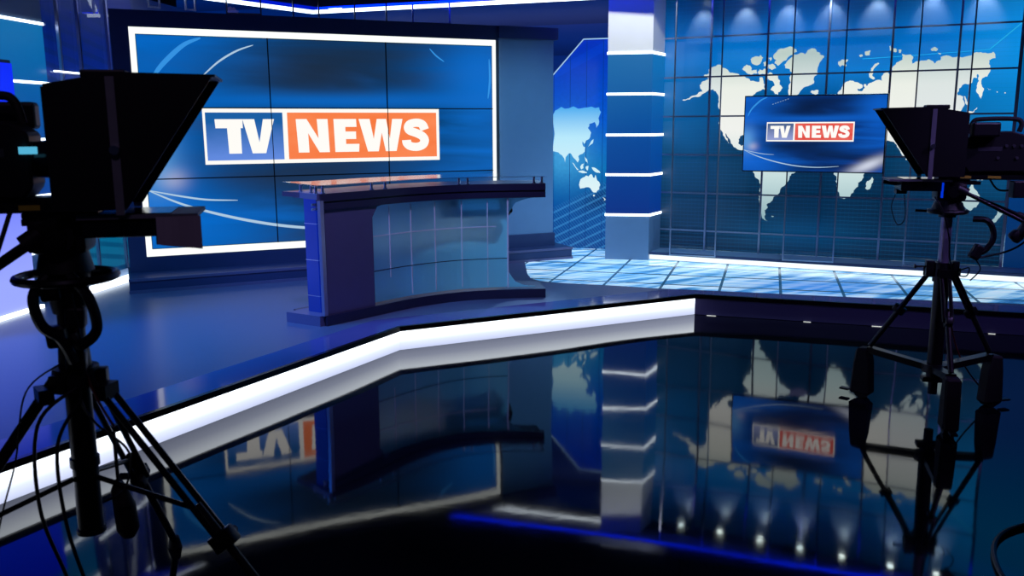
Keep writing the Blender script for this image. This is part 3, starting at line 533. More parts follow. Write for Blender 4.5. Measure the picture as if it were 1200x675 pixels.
# small hanging glazed frames above the video wall
def px_ray(u, v):
    return (u-600)/1025*_R-(v-337.5)/1025*_U+_F
def at_y(u, v, Y):
    d = px_ray(u, v); return Vector((0, 0, 1.8))+d*(Y/d.y)
hf = [(174, 187, 9, 9.75, 'leftmost of the hanging glazed frames above the video wall'), (218, 229, 12, 9.95, 'narrow hanging glazed frame, second from left above the video wall'),
      (266, 306, 17, 10.2, 'hanging glazed frame lit blue, left of the ceiling light corner'), (344, 374, 22, 10.55, 'hanging glazed frame in front of the ceiling light corner'),
      (416, 453, 26, 10.85, 'dim hanging glazed frame right of the ceiling light corner'), (484, 527, 28, 11.1, 'rightmost hanging glazed frame above the video wall')]
for u0, u1, v1, Y, lab in hf:
    p, q = at_y(u0, v1, Y), at_y(u1, v1+1, Y+.1); t = thing('hanging_frame', lab, 'glazed frame', p, math.atan2(q.y-p.y, q.x-p.x), 'glazed frames above the video wall')
    wd = (q-p).xy.length; top = ZS+.05-p.z
    for x in (0, wd): MB().bx(x-.008, x+.008, -.01, .01, 0, top).build('upright', M['lattice'], t)
    MB().bx(0, wd, -.008, .008, .0, .02).build('bottom_rail', M['lattice'], t)
    MB().bx(.008, wd-.008, -.003, .003, .02, top).build('pane', M['glass'], t)

# ================================================================== GRAPHIC PANEL (behind, between video wall and column)
gprz = math.atan2(-.187, .608)
gpn = thing('graphic_panel', 'tall blue panel printed with Asia and Australia between video wall and column', 'graphic panel', (.573, 11.588, 0), gprz)
sh = [(-.7, S), (1.3, S), (1.3, 2.876), (.369, 2.876), (-.03, 2.442), (-.7, 1.9)]
MB().prism(sh, 0, .05, 'Y').build('print_face', M['back_art'], gpn)
b = MB()
for p, q in (((-.7, 1.9), (-.03, 2.442)), ((-.03, 2.442), (.369, 2.876)), ((.369, 2.876), (1.3, 2.876))): b.bar((p[0], -.006, p[1]), (q[0], -.006, q[1]), .012, .012)
b.build('edge_line', M['thin_line'], gpn)
b = MB()
for pl in ASIA_MAP: b.poly([(s, -.002, z) for s, z in coast(pl, 1)])
b.build('printed_map', M['asia'], gpn)

# ================================================================== RIGHT COLUMN
cr = thing('light_banded_column', 'blue banded column with five white light lines left of the world map wall', 'column', (0, 0, S))
def quad(off): 
    base = [Vector((1.131, 10.505, 0)), Vector((1.640, 10.418, 0)), Vector((1.835, 10.76, 0)), Vector((1.25, 10.95, 0))]; c = sum(base, Vector())/4
    return [(p.x+(p-c).normalized().x*off, p.y+(p-c).normalized().y*off) for p in base]
zc = [.745, 1.222, 1.688, 2.160, 2.625]; zc = [z-S for z in zc]
MB().prism(quad(0), .003, zc[0]-.014).build('column_base', M['greyblue'], cr)
for k in range(4): MB().prism(quad(0), zc[k]+.014, zc[k+1]-.014).build('column_band', M['col_blue'], cr)
for z in zc: MB().prism(quad(.012), z-.014, z+.014).build('light_line', M['led_white'], cr)
MB().prism(quad(0), zc[4]+.014, 3.6-S).build('column_head', M['white_paint'], cr)

# ================================================================== WORLD MAP WALL
Wm = Vector((1.865, 10.813, 0)); wrz = math.atan2(-.4365, .8997)
mw = thing('map_wall', 'long blue wall printed with a white world map', 'wall panel', Wm, wrz)
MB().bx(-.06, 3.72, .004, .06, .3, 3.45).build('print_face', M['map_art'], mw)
b = MB()
for pl in WORLD_MAP: b.poly([(s, -.001, z) for s, z in coast(pl)])
b.build('printed_map', M['land'], mw)
stroke(mw, [(2.2, 2.5), (2.75, 2.52), (3.42, 2.55)], .008, .0015, 'printed_line', M['chamfer_line'], False)
stroke(mw, [(3.42, 2.55), (3.72, 2.83)], .012, .0015, 'printed_line', M['chamfer_line'], False)
pl = thing('plinth_ledge', 'low grey ledge with a bright white light line under the world map wall', 'ledge', (Wm.x, Wm.y, S), wrz)
MB().bx(-.02, 5.2, -.40, .0, .0, .099).build('ledge_body', M['greyblue'], pl)
MB().bx(-.02, 5.2, -.435, -.402, .014, .066).build('light_line', M['ledge_led'], pl)
MB().bx(-.02, 5.2, -.44, -.402, .070, .098).build('ledge_lip', M['navy'], pl)
# lattice of metal bars
gl = thing('metal_lattice', 'silver metal grid of bars standing before the world map wall', 'lattice', (Wm.x, Wm.y, .3), wrz)
for s in (.545, 1.19, 1.845, 2.495, 3.14): MB().bx(s-.011, s+.011, -.05, -.022, 0, 3.15).build('upright', M['lattice'], gl)
MB().bx(-.05, -.03, -.05, -.022, 0, 3.15).build('upright', M['lattice'], gl); MB().bx(3.69, 3.72, -.05, -.022, 0, 3.15).build('upright', M['lattice'], gl)
for z in (.537, .99, 1.447, 1.9, 2.355, 2.81): MB().bx(-.05, 3.72, -.045, -.025, z-.3-.009, z-.3+.009).build('crossbar', M['lattice'], gl)
# free standing glass panels on the ledge
for k, (a, b_) in enumerate([((1.853, 10.155), (2.339, 9.975)), ((3.041, 9.716), (3.536, 9.53)), ((4.199, 9.276), (4.66, 9.10))]):
    p, q = Vector((*a, .3)), Vector((*b_, .3)); wd = (q-p).length
    t = thing('glass_partition', ['tall clear glass partition nearest the banded column, reflecting the sign', 'tall clear glass partition directly behind the hanging monitor', 'tall clear glass partition behind the right-hand camera'][k], 'glass partition', p, math.atan2(q.y-p.y, q.x-p.x), 'glass partitions before the map wall')
    for x in (0, wd): MB().bx(x-.007, x+.007, -.012, .012, 0, 3.1).build('edge_post', M['lattice'], t)
    MB().bx(.007, wd-.007, -.005, .005, .012, 3.1).build('pane', M['glass'], t)
    MB().bx(-.007, wd+.007, -.014, .014, 0, .012).build('shoe', M['steel'], t)
# plain blue panel right of the map
sp = struct(MB().bx(3.73, 6.6, -.02, .06, .3, 3.45).build('wall_blue', M['blue_side'])); sp.location = Wm; sp.rotation_euler = (0, 0, wrz)
# ceiling spotlights washing the map wall
for k, (x, y) in enumerate([(2.18, 10.47), (2.62, 10.26), (3.05, 10.05), (3.46, 9.85), (3.88, 9.65), (4.36, 9.42), (4.8, 9.2)]):
    t = thing('ceiling_spotlight', 'small round ceiling spotlight washing the top of the world map wall', 'spotlight', (x, y, 3.2), 0, 'spotlights above the map wall')
    MB().cyl((0, 0, .03), (0, 0, .2), .045).build('housing', M['black_metal'], t, True)
    MB().cyl((0, 0, .2), (0, 0, 1.4), .01, n=8).build('drop_rod', M['black_metal'], t, True)
    MB().cyl((0, 0, .022), (0, 0, .03), .036).build('lens', glow('spot_lens', (.85, 1, .95), 14) if k == 0 else D.materials['spot_lens'], t)
    l = lamp('spot_beam', 'SPOT', (x, y, 3.2), (x+.12, y+.25, 2.75), 22, (.75, .95, 1), spot_size=R(64), spot_blend=.7, shadow_soft_size=.03)
    l.parent = t; l.location = (0, 0, .0); 

# ================================================================== WALL MONITOR
mo = thing('wall_monitor', 'flat screen hung before the world map wall showing TV NEWS with a red field', 'monitor', (Wm.x, Wm.y, 0), wrz)
m0, m1, n0, n1, my = 1.068, 2.524, 1.290, 2.110, -.60
MB().bx(m0, m1, my, my+.05, n0, n1, bev=.004).build('case', M['black_gloss'], mo)
q = my-.0015; e = .012
MB().uvquad([(m0+e, q, n0+e), (m1-e, q, n0+e), (m1-e, q, n1-e), (m0+e, q, n1-e)], [(0, 0), (1, 0), (1, 1), (0, 1)]).build('screen', M['mon_art'], mo, flip=False)
picture_strokes(mo, m0+e, n0+e, m1-m0-2*e, n1-n0-2*e, q-.0015, M['arc'])
lw_ = m1-m0; lh = n1-n0
logo(mo, m0+.172*lw_, n0+.402*lh, .615*lw_, .250*lh, q-.003, M['logo_slate'], M['logo_red'])
b = MB(); b.bx(1.56, 2.02, my+.05, my+.07, 1.5, 1.9); b.prism([(1.56, my+.06), (1.59, my+.06), (1.59, -.485), (1.56, -.485)], 1.6, 1.8); b.prism([(2.0, my+.06), (2.03, my+.06), (2.03, -.445), (2.0, -.445)], 1.6, 1.8); b.build('wall_bracket', M['black_metal'], mo)

# ================================================================== NEWS DESK
dk = thing('news_desk', 'curved news desk with glass top and frosted glass front', 'desk', (0, 0, S))
FC = spline([(-1.53, 6.975, 0), (-1.212, 7.345, 0), (-.88, 7.73, 0), (-.50, 8.0, 0), (-.12, 8.11, 0), (.315, 8.165, 0)], 10)
def offc(d, pts=FC):
    out = []
    for i, p in enumerate(pts):
        t = (pts[min(i+1, len(pts)-1)]-pts[max(i-1, 0)]).normalized(); out.append(p+Vector((-t.y, t.x, 0))*d)
    return out
arc = [0]
for a_, b_ in zip(FC, FC[1:]): arc.append(arc[-1]+(b_-a_).length)
def curved(b, d0, d1, z0, z1, u0=0., u1=1., e0=0):
    A_, B_ = offc(d0), offc(d1); T_ = arc[-1]
    def at(P_, u):
        s = u*T_
        for k in range(len(arc)-1):
            if s <= arc[k+1]+1e-9: return P_[k].lerp(P_[k+1], (s-arc[k])/(arc[k+1]-arc[k]))
        return P_[-1]
    n = max(2, int(40*(u1-u0))); us = [u0+(u1-u0)*i/n for i in range(n+1)]
    fz = lambda z, u: z(u) if callable(z) else z
    rows = []
    for u in us:
        p, q = at(A_, u), at(B_, u); rows.append([b.b.verts.new((p.x, p.y, fz(z0, u))), b.b.verts.new((q.x, q.y, fz(z0, u))), b.b.verts.new((q.x, q.y, fz(z1, u))), b.b.verts.new((p.x, p.y, fz(z1, u)))])
    for r0, r1 in zip(rows, rows[1:]):
        for k in range(4): b.b.faces.new((r0[k], r0[(k+1) % 4], r1[(k+1) % 4], r1[k]))
    b.b.faces.new(rows[0][::-1]); b.b.faces.new(rows[-1]); return b
# base plate, with its square left end
b = curved(MB(), -.03, .42, .0, .085); b.build('base_plate', M['desk_dark'], dk)
b = MB(); b.prism([(-1.56, 6.94), (-1.50, 7.01), (-1.74, 7.30), (-1.88, 7.13)], .0, .086); b.build('base_end', M['lilac'], dk)
# front: solid left part with rounded corner at the top right, frosted middle, flared clear right end
uL, uR = .235, .85
curved(MB(), 0, .03, .086, .945, 0, uL).build('front_panel', M['lilac'], dk)
def zt_fillet(u):                          # opening's rounded upper-left corner
    k = min(1., max(0., (u-uL)/.05)); return .945-.0-.10*(1-math.sqrt(max(0, 1-(1-k)**2)))
curved(MB(), 0, .03, zt_fillet, .945, uL, uL+.05).build('front_corner', M['lilac'], dk)
curved(MB(), .032, .040, .10, .945, uL-.06, uR-.004).build('frosted_front', M['frosted'], dk)
def zb2(u): k = max(0., (u-uR-.03)/(1-uR-.03)); return .945-.16*(1-math.sqrt(max(0, 1-k**2)))*1.0-.02
def flare_top(u): k = min(1., (u-uR)/(.11)); return .945-.14*(1-math.sqrt(max(0., 1-(1-k)**2)))-.004
def flare_bot(u): k = min(1., (u-uR)/(.11)); return .10+.14*(1-math.sqrt(max(0., 1-(1-k)**2)))+.004
curved(MB(), .012, .022, .10, .945, uR-.006, uR).build('clear_end_edge', M['joint'], dk)
curved(MB(), .012, .022, flare_top, .945, uR, uR+.11).build('clear_flare', M['frosted'], dk)
curved(MB(), .012, .022, .10, flare_bot, uR, uR+.11).build('clear_flare', M['frosted'], dk)
for u in (.33, .435, .545, .66, .765): curved(MB(), .024, .031, .12 if u > .34 else .3, .93, u-.0018, u+.0018).build('joint_strip', M['joint'], dk)
curved(MB(), .022, .030, .672, .682, uL-.01, .80).build('joint_strip', M['joint'], dk)
curved(MB(), .022, .030, .372, .379, uL-.01, uR).build('joint_strip', M['desk_dark'], dk)
# lid in two layers and the flat end shelf
curved(MB(), -.012, .50, 1.036, 1.075).build('lid', M['desk_dark'], dk)
curved(MB(), -.012, .05, 1.012, 1.036).build('lid_face', M['desk_dark'], dk)
curved(MB(), -.002, .04, .998, 1.012).build('lid_groove', M['black'], dk)
curved(MB(), -.012, .05, .945, .998).build('lid_under', M['desk_dark'], dk)
b = MB(); b.prism([(-1.545, 6.955), (-1.50, 7.01), (-1.66, 7.42), (-1.80, 7.22)], 1.03, 1.076); b.build('end_shelf', M['lilac'], dk)
# vertical end edge of the front and the blue pillar behind it
b = MB(); b.prism([(-1.545, 6.955), (-1.52, 6.945), (-1.50, 6.985), (-1.525, 6.995)], .086, 1.02); b.build('end_edge', M['purple_tube'], dk)
b = MB(); c0, c1, c2, c3 = (-1.70, 7.16), (-1.585, 7.085), (-1.44, 7.26), (-1.56, 7.36)
b.prism([c0, c1, c2, c3], .087, 1.03); b.build('end_pillar', M['pillar_blue'], dk)
for z in (.22, .52, .82): 
    MB().prism([(-1.704, 7.159), (-1.585, 7.081), (-1.44, 7.256), (-1.56, 7.364)], z, z+.006).build('pillar_line', M['lattice'], dk)
for z in (.95, .985): MB().cyl((-1.60, 7.0, z), (-1.50, 7.07, z), .012).build('end_bracket', M['steel'], dk, True)
# glass top on stand-offs
g0, g1 = offc(-.02), offc(.50); g0[0] = g0[0]+Vector((-.03, -.0, 0)); g1 = [p for p in g1]; g1[0] = Vector((-1.95, 7.46, 0))
b = MB(); b.prism([(p.x, p.y) for p in g0]+[(p.x, p.y) for p in reversed([g1[0]]+g1[6:])], 1.132, 1.144); b.build('glass_top', M['glass_top'], dk)
b = MB(); gl_ = g0; 
for p, q in zip(g0, g0[1:]): b.bar((p.x, p.y, 1.138), (q.x, q.y, 1.138), .013, .003)
b.build('glass_edge', M['steel'], dk)
for u, dd in ((.015, .04), (.05, .04), (.0, .22), (.01, .34), (.24, .05), (.30, .05), (.62, .05), (.67, .05), (.95, .05), (.98, .05)):
    P_ = offc(dd); k = min(len(P_)-1, int(u*(len(P_)-1))); p = P_[k]
    if dd > .1: p = Vector((-1.62, 7.10, 0)) if dd < .3 else Vector((-1.74, 7.25, 0))
    b = MB(); b.cyl((p.x, p.y, 1.0755), (p.x, p.y, 1.132), .011); b.cyl((p.x, p.y, 1.0755), (p.x, p.y, 1.083), .02); b.build('standoff', M['steel'], dk, True)
# inset screen tray under the desk top, seen blurred through the frosted front
b = MB(); b.box((-.34, 8.34, .85), (.70, .12, .19), (R(-25), 0, R(22)), bev=.02); b.build('inset_screen_case', M['black'], dk)
b = MB(); b.box((-.305, 8.25, .87), (.40, .006, .10), (R(-25), 0, R(22))); b.build('inset_screen', M['inset'], dk)

# ================================================================== CAMERA RIGS
# local axes: +x is where the camera looks, z up, origin on the floor under the column
def tripod_head(t, zb):
    b = MB(); b.bx(-.10, .12, -.05, .05, zb-.05, zb-.031, bev=.004); b.build('camera_plate', M['black_metal'], t)
    b = MB(); b.bx(-.085, .085, -.075, .075, zb-.16, zb-.05, bev=.02); b.cyl((0, -.1, zb-.1), (0, .1, zb-.1), .055); b.cyl((-.0, 0, zb-.22), (0, 0, zb-.15), .085, .07); b.build('pan_head', M['black'], t, True)
    for e in (-1, 1): MB().cyl((0, e*.125, zb-.1), (0, e*.1, zb-.1), .035).build('drag_knob', M['black_metal'], t, True)
def pan_bar(t, p, q, r=.012):
    p, q = Vector(p), Vector(q); d = (q-p).normalized()
    b = MB(); b.tube([p, q], r, 10); o = b.build('pan_bar', M['black_metal'], t, True)
    MB().tube([q-d*.13, q-d*.12, q-d*.01, q], [.012, .02, .021, .012], 12).build('grip', M['rubber'], o, True)
    MB().cyl(p-d*.02, p+d*.04, .03).build('clamp', M['black'], o, True)
def make_camera(name, label, loc, rz, L_=.40):
    t = thing(name, label, 'camera', loc, rz)
    x1 = -.05; x0 = x1-L_
    b = MB(); b.prism([(x0, .06), (x0+.03, .02), (x1-.03, .012), (x1, .05), (x1, .21), (x1-.05, .245), (x0+.16, .255), (x0+.05, .225), (x0, .18)], -.075, .075, 'Y')
    o = b.build('body', M['black'], t)
    o.modifiers.new('bev', 'BEVEL').width = .008
    b = MB(); b.tube([(x1, 0, .13), (x1+.03, 0, .13), (x1+.05, 0, .13), (x1+.05, 0, .13), (x1+.10, 0, .13)], [.055, .058, .058, .064, .062], 24); b.build('lens', M['black_gloss'], t, True)
    b = MB(); b.tube([(x1+.045, 0, .13), (x1+.07, 0, .13)], .068, 24); b.build('focus_ring', M['rubber'], t, True)
    b = MB(); b.tube(spline([(x0+.10, 0, .25), (x0+.09, 0, .30), (x0+.13, 0, .325), (x1-.10, 0, .325), (x1-.05, 0, .31), (x1-.03, 0, .24)], 6), .014, 10); b.build('carry_handle', M['rubber'], t, True)
    b = MB(); b.box((x1-.09, .115, .265), (.15, .07, .085), (0, 0, 0), bev=.012); b.build('viewfinder', M['black'], t)
    b = MB(); b.box((x1-.09, .095, .23), (.03, .05, .05)); b.build('viewfinder_arm', M['black_metal'], t)
    for e in (-1, 1):
        for dx, dz in ((.10, .17), (.14, .17), (.18, .17), (.12, .10), (.22, .10)):
            MB().cyl((x0+dx, e*.075, dz), (x0+dx, e*.083, dz), .009, n=10).build('side_knob', M['grey_metal'], t, True)
        MB().bx(x0+.2, x0+.33, e*.0765, e*.075, .14, .165).build('side_plate', M['grey_metal'], t)
    MB().bx(x0-.09, x0, -.05, .05, .05, .2, bev=.012).build('battery', M['black_gloss'], t)
    b = MB(); b.tube([(x0+.08, -.02, .02), (x0+.05, -.05, -.012)], .01, 8); b.bx(x0+.02, x1+.04, -.05, .05, -.001+.001, .016); b.build('quick_plate', M['black_metal'], t)
    MB().bx(x0, .08, -.062, .062, -.03, -.001).build('slide_rail', M['black_metal'], t)
    for e in (-1, 1):
        for a_, b_ in ((-.10, -.04), (-.26, -.19)): MB().bx(a_, b_, e*.0635, e*.062, -.022, -.006).build('yellow_label', M['yellow'], t)
    MB().cyl((x0-.04, -.04, .212), (x0-.04, -.04, .2), .005, n=8).build('tally_light', M['red_led'], t)
    # short cables looping on the side
    b = MB(); b.tube(spline([(x0+.05, -.08, .10), (x0-.02, -.12, .02), (x0+.03, -.12, -.08), (x0+.15, -.1, -.10), (x0+.22, -.08, -.02)], 6), .006, 8); b.build('body_cable', M['cable'], t, True)
    return t
def make_prompter(label, loc, rz, hw=.155, hgt=.375, paper=False, lens_x=.1):
    """hood of black cloth on a frame, sloping mirror glass, flat monitor tray below"""
    t = thing('teleprompter', label, 'teleprompter', loc, rz)
    xr, xm, xt = .0, .20, .47; zb_, zt = .01, hgt
    # shell: two sloped sides, roof, back; open towards the subject
    th = .006
    side = [(xr, zb_), (xm, zb_), (xt, zt+.03), (.2, zt+.035), (xr, zt-.0)]
    for s in (-1, 1):
        MB().prism(side, s*hw, s*(hw-th), 'Y').build('hood_side', M['black'], t)
    b = MB()
    for (a, c) in (((xr, zt), (.2, zt+.035)), ((.2, zt+.035), (xt+.01, zt+.03))):
        b.prism([(a[0], a[1]), (c[0], c[1]), (c[0], c[1]+.008), (a[0], a[1]+.008)], -hw, hw, 'Y')
    b.build('hood_roof', M['black'], t)
    b = MB(); b.bx(xr-.006, xr, -hw, -.075, zb_, zt); b.bx(xr-.006, xr, .075, hw, zb_, zt); b.bx(xr-.006, xr, -.075, .075, .24, zt); b.build('hood_back', M['black'], t)
    b = MB(); d = Vector((xm-xr, 0, 0)); b.poly([(xr+.01, -hw+.01, zt-.03), (xr+.01, hw-.01, zt-.03), (xm-.005, hw-.01, zb_+.015), (xm-.005, -hw+.01, zb_+.015)]); b.build('mirror_glass', M['glass'], t)
    for s in (-1, 1):
        b = MB(); b.bx(.17, .195, s*(hw+.001), s*(hw+.005), -.005, zt+.03); o = b.build('side_bracket', M['bracket'], t)
        MB().cyl((.182, s*(hw+.005), .19), (.182, s*(hw+.022), .19), .014).build('thumb_screw', M['steel'], o, True)
    MB().bx(.08, .21, -.05, .05, zt+.030, zt+.056, bev=.006).build('top_block', M['black'], t)
    # monitor tray
    MB().bx(.06, .33, -.12, .12, -.078, -.022, bev=.008).build('monitor_tray', M['black_gloss'], t)
    MB().bx(.05, .40, -.13, .13, -.02, -.008).build('tray_rim', M['bracket'], t)
    MB().bx(.08, .32, -.11, .11, -.0078, -.005).build('tray_screen', M['black_gloss'], t)
    b = MB()
    for s in (-1, 1): b.bar((-.12, s*.05, -.03), (.07, s*.05, -.03), .02)
    b.build('support_rail', M['black_metal'], t)
    b = MB(); b.bar((.30, -.08, -.05), (.40, -.09, -.035), .022); b.bx(.27, .33, -.11, -.02, -.105, -.079); b.build('tray_clamp', M['black'], t)
    return t
def legs_side(t, hub_z, feet, top_r=.07):
    pass

# ---- near camera on the left
LX, LY = -1.42, 2.75; lz = R(14); zb = 1.575
tl = thing('camera_tripod', 'large tall tripod of the near camera at left, dark with spreader and hanging cables', 'tripod', (LX, LY, 0), lz)
tripod_head(tl, zb)
b = MB(); b.cyl((0, 0, 1.22), (0, 0, 1.36), .05, .075); b.cyl((0, 0, 1.08), (0, 0, 1.24), .04); b.build('bowl_adapter', M['black'], tl, True)
b = MB(); b.torus((0, 0, 1.335), .145, .014)
for k in range(3): a = 2*PI*k/3+.5; b.tube([(.05*math.cos(a), .05*math.sin(a), 1.33), (.14*math.cos(a), .14*math.sin(a), 1.335)], .01, 8)
b.build('lift_ring', M['black_metal'], tl, True)
b = MB(); b.cyl((0, 0, .86), (0, 0, 1.1), .022); b.build('centre_rod', M['purple_tube'], tl, True)
b = MB(); b.cyl((0, 0, .98), (0, 0, 1.04), .075, .07); b.cyl((0, 0, 1.04), (0, 0, 1.12), .05, .045)
for k in range(3): a = 2*PI*k/3; b.box((.07*math.cos(a), .07*math.sin(a), 1.0), (.05, .05, .06), (0, 0, a), bev=.006)
b.build('hub', M['black'], tl, True)
b = MB(); b.cyl((0, 0, .48), (0, 0, .98), .04); b.cyl((0, 0, .465), (0, 0, .48), .046); b.cyl((0, 0, .70), (0, 0, .73), .046); b.build('centre_column', M['black_metal'], tl, True)
def tripod_leg(t, ang, z0, foot_r, knee=.55, spread_z=.62, col_z=.66):
    c, s = math.cos(ang), math.sin(ang); p = Vector((.07*c, .07*s, z0)); q = Vector((foot_r*c, foot_r*s, .03)); k = p.lerp(q, knee); n = Vector((-s, c, 0))
    b = MB()
    for e in (-1, 1): b.tube([p+n*e*.026, k+n*e*.026], .011, 8)
    b.box(p.lerp(q, .04), (.045, .075, .05), (0, 0, ang)); b.box(k, (.05, .085, .06), (q-p).to_track_quat('Z', 'Y').to_euler(), bev=.006)
    o = b.build('leg', M['black_metal'], t, True)
    b = MB(); b.tube([p.lerp(q, knee-.12), q], .015, 10); b.build('lower_leg', M['black'], o, True)
    b = MB(); b.tube([q+Vector((0, 0, .02)), q+Vector((0, 0, -.028))], [.02, .03], 12); b.build('rubber_foot', M['rubber'], o, True)
    b = MB(); m = k+(q-p).normalized()*-.0; b.cyl(m+n*.04, m+n*.075, .014); b.build('leg_clamp', M['grey_metal'], o, True)
    b = MB(); e = p.lerp(q, (z0-spread_z)/(z0-.03)+.06); b.tube([(.04*c, .04*s, col_z), e], .009, 8); b.build('spreader', M['black_metal'], t, True)
for a in (R(-22), R(205), R(80)): tripod_leg(tl, a-lz*0, 1.0, .80)
pan_bar(tl, (-.05, -.11, zb-.1), (-.52, -.20, 1.15))
pan_bar(tl, (-.05, .11, zb-.1), (-.50, .22, 1.18))
make_camera('studio_camera', 'large dark studio camera body on the near tripod at the left edge', (LX, LY, zb), lz)
make_prompter('large black teleprompter hood of the near left camera, a grey sheet hanging below', (LX+.02, LY+.008, zb-.03), lz)
# hanging grey script sheet
b = MB(); c = Vector((LX, LY, zb)); ax = Vector((math.cos(lz), math.sin(lz), 0)); ay = Vector((-math.sin(lz), math.cos(lz), 0))
def Lp(x, y, z): return c+ax*x+ay*y+Vector((0, 0, z))
rows = []
for i in range(7):
    x = .30+.13*i/6; rows.append((Lp(x, -.137-.006*math.sin(i*.9), -.045), Lp(x, -.14-.010*math.sin(i*.8+.4), -.130-.02*i/6)))
for a, d in zip(rows, rows[1:]): b.poly([a[0], d[0], d[1], a[1]])
o = b.build('script_sheet', M['paper']); so_ = o.modifiers.new('s', 'SOLIDIFY'); so_.thickness = .0012
tag(o, 'grey paper sheet hanging under the teleprompter of the near left camera', 'paper')
o = tag(MB().box((0, 0, 0), (.05, .012, .022), (0, 0, lz), bev=.002).build('small_display', M['screen_cyan']), 'tiny cyan lit display on the near left camera body', 'display'); o.location = Lp(-.05, -.09, .16)

# cables of the near camera
def cable(pts, r, label, mat='cable', group=None, n=8):
    o = MB().tube(spline(pts, n), r, 8).build('cable', M[mat], None, True); return tag(o, label, 'cable', group)
cable([Lp(-.1, -.15, -.02), Lp(-.16, -.2, -.2), Lp(-.22, -.2, -.3), Lp(-.24, -.2, -.16), Lp(-.3, -.18, -.05)], .007, 'black cable drooping left of the near camera pan head, over the lavender screen')
cable([Lp(.03, -.1, -.22), Lp(.085, -.12, -.29), Lp(.10, -.12, -.39), Lp(.05, -.11, -.44), Lp(.02, -.08, -.42)], .017, 'thick black cable loop on the right of the near tripod post')
cable([Lp(-.03, -.1, -.22), Lp(-.07, -.12, -.28), Lp(-.055, -.12, -.37), Lp(-.01, -.1, -.42), Lp(.02, -.09, -.5)], .017, 'thick black cable loop on the left of the near tripod post')
cable([Lp(.03, -.09, -.28), Lp(.05, -.1, -.5), Lp(.03, -.1, -.62), Lp(.07, -.11, -.70), Lp(.16, -.12, -.80), Lp(.14, -.12, -.92), Lp(.07, -.1, -.97)], .004, 'thin cable curving right from the near tripod hub, over the white riser')
cable([Lp(.02, -.1, -.58), Lp(-.09, -.14, -.68), Lp(-.11, -.14, -.95), Lp(-.06, -.12, -1.2), Lp(.02, -.12, -1.5), Lp(.06, -.12, -1.566)], .006, 'black cable hanging from the near tripod hub to the floor, left one')
cable([Lp(.03, -.1, -.62), Lp(-.04, -.14, -.75), Lp(-.04, -.14, -1.0), Lp(.0, -.12, -1.25), Lp(.08, -.12, -1.566)], .006, 'black cable hanging down in front of the near tripod column, right one')
cable([Lp(-.02, -.1, -.5), Lp(-.12, -.12, -.58), Lp(-.17, -.12, -.8), Lp(-.26, -.1, -1.1), Lp(-.3, -.1, -1.566)], .003, 'thin cable trailing down left of the near tripod')
cable([Lp(.02, -.06, -.32), Lp(.03, -.065, -.45), Lp(.06, -.07, -.6), Lp(.12, -.1, -.72)], .004, 'dark red cable along the near tripod post', 'red_cable')
b = MB(); bg = [Lp(.10, -.02, -.93), Lp(.115, -.03, -1.02), Lp(.12, -.03, -1.10)]
b.tube([bg[0]+Vector((0, 0, .17)), bg[0]], .006, 6); b.tube([bg[0], bg[0]+Vector((0, 0, -.03)), bg[1], bg[2], bg[2]+Vector((0, 0, -.03))], [.012, .026, .036, .037, .02], 14)
tag(b.build('cable_bag', M['rubber'], None, True), 'small dark bag hanging beside the near tripod column', 'bag')
b = MB()
for z, dx in ((-.27, -.035), (-.36, .03), (-.42, -.03), (-.5, .02)): b.box(Lp(dx, -.06, z), (.06, .05, .07), (0, .3*dx*10, lz), bev=.01)
tag(b.build('lens_control_box', M['black'], None), 'cluster of small dark control boxes clamped on the near tripod post', 'control box')

# ---- far camera on the right, on a rolling tripod
RX, RY = 2.66, 5.33; rz_ = R(166); zr = 1.50
tr = thing('camera_tripod', 'dark tripod of the right-hand camera with purple-lit column and three covered feet', 'tripod', (RX, RY, 0), rz_)
tripod_head(tr, zr)
b = MB(); b.cyl((0, 0, 1.27), (0, 0, 1.33), .10, .08); b.torus((0, 0, 1.275), .105, .014); b.cyl((0, 0, 1.24), (0, 0, 1.27), .05); b.build('head_base', M['black'], tr, True)
b = MB(); b.tube([(-.02, 0, 1.27), (.18, -.02, 1.275)], .008, 8); b.build('locking_lever', M['black_metal'], tr, True)
b = MB(); b.cyl((0, 0, .93), (0, 0, 1.25), .033); b.build('riser_column', M['purple_tube'], tr, True)
b = MB(); b.cyl((0, 0, .84), (0, 0, .96), .055); b.bx(-.09, -.05, -.03, .03, .87, .97, bev=.006); b.bx(.05, .10, -.03, .03, .87, .97, bev=.006)
b.tube([(.1, 0, .93), (.16, 0, .93)], .006, 8); b.cyl((.155, 0, .93), (.165, 0, .93), .014, n=10); b.build('hub', M['black'], tr, True)
b = MB(); b.cyl((0, 0, .20), (0, 0, .86), .045); b.cyl((0, 0, .12), (0, 0, .20), .028); b.bx(-.07, .07, -.04, .04, .20, .23, bev=.006); b.build('centre_column', M['black_metal'], tr, True)
b = MB(); b.cyl((0, 0, .265), (0, 0, .315), .075)
b.build('dolly_hub', M['black'], tr, True)
inv = Matrix.Rotation(-rz_, 3, 'Z')
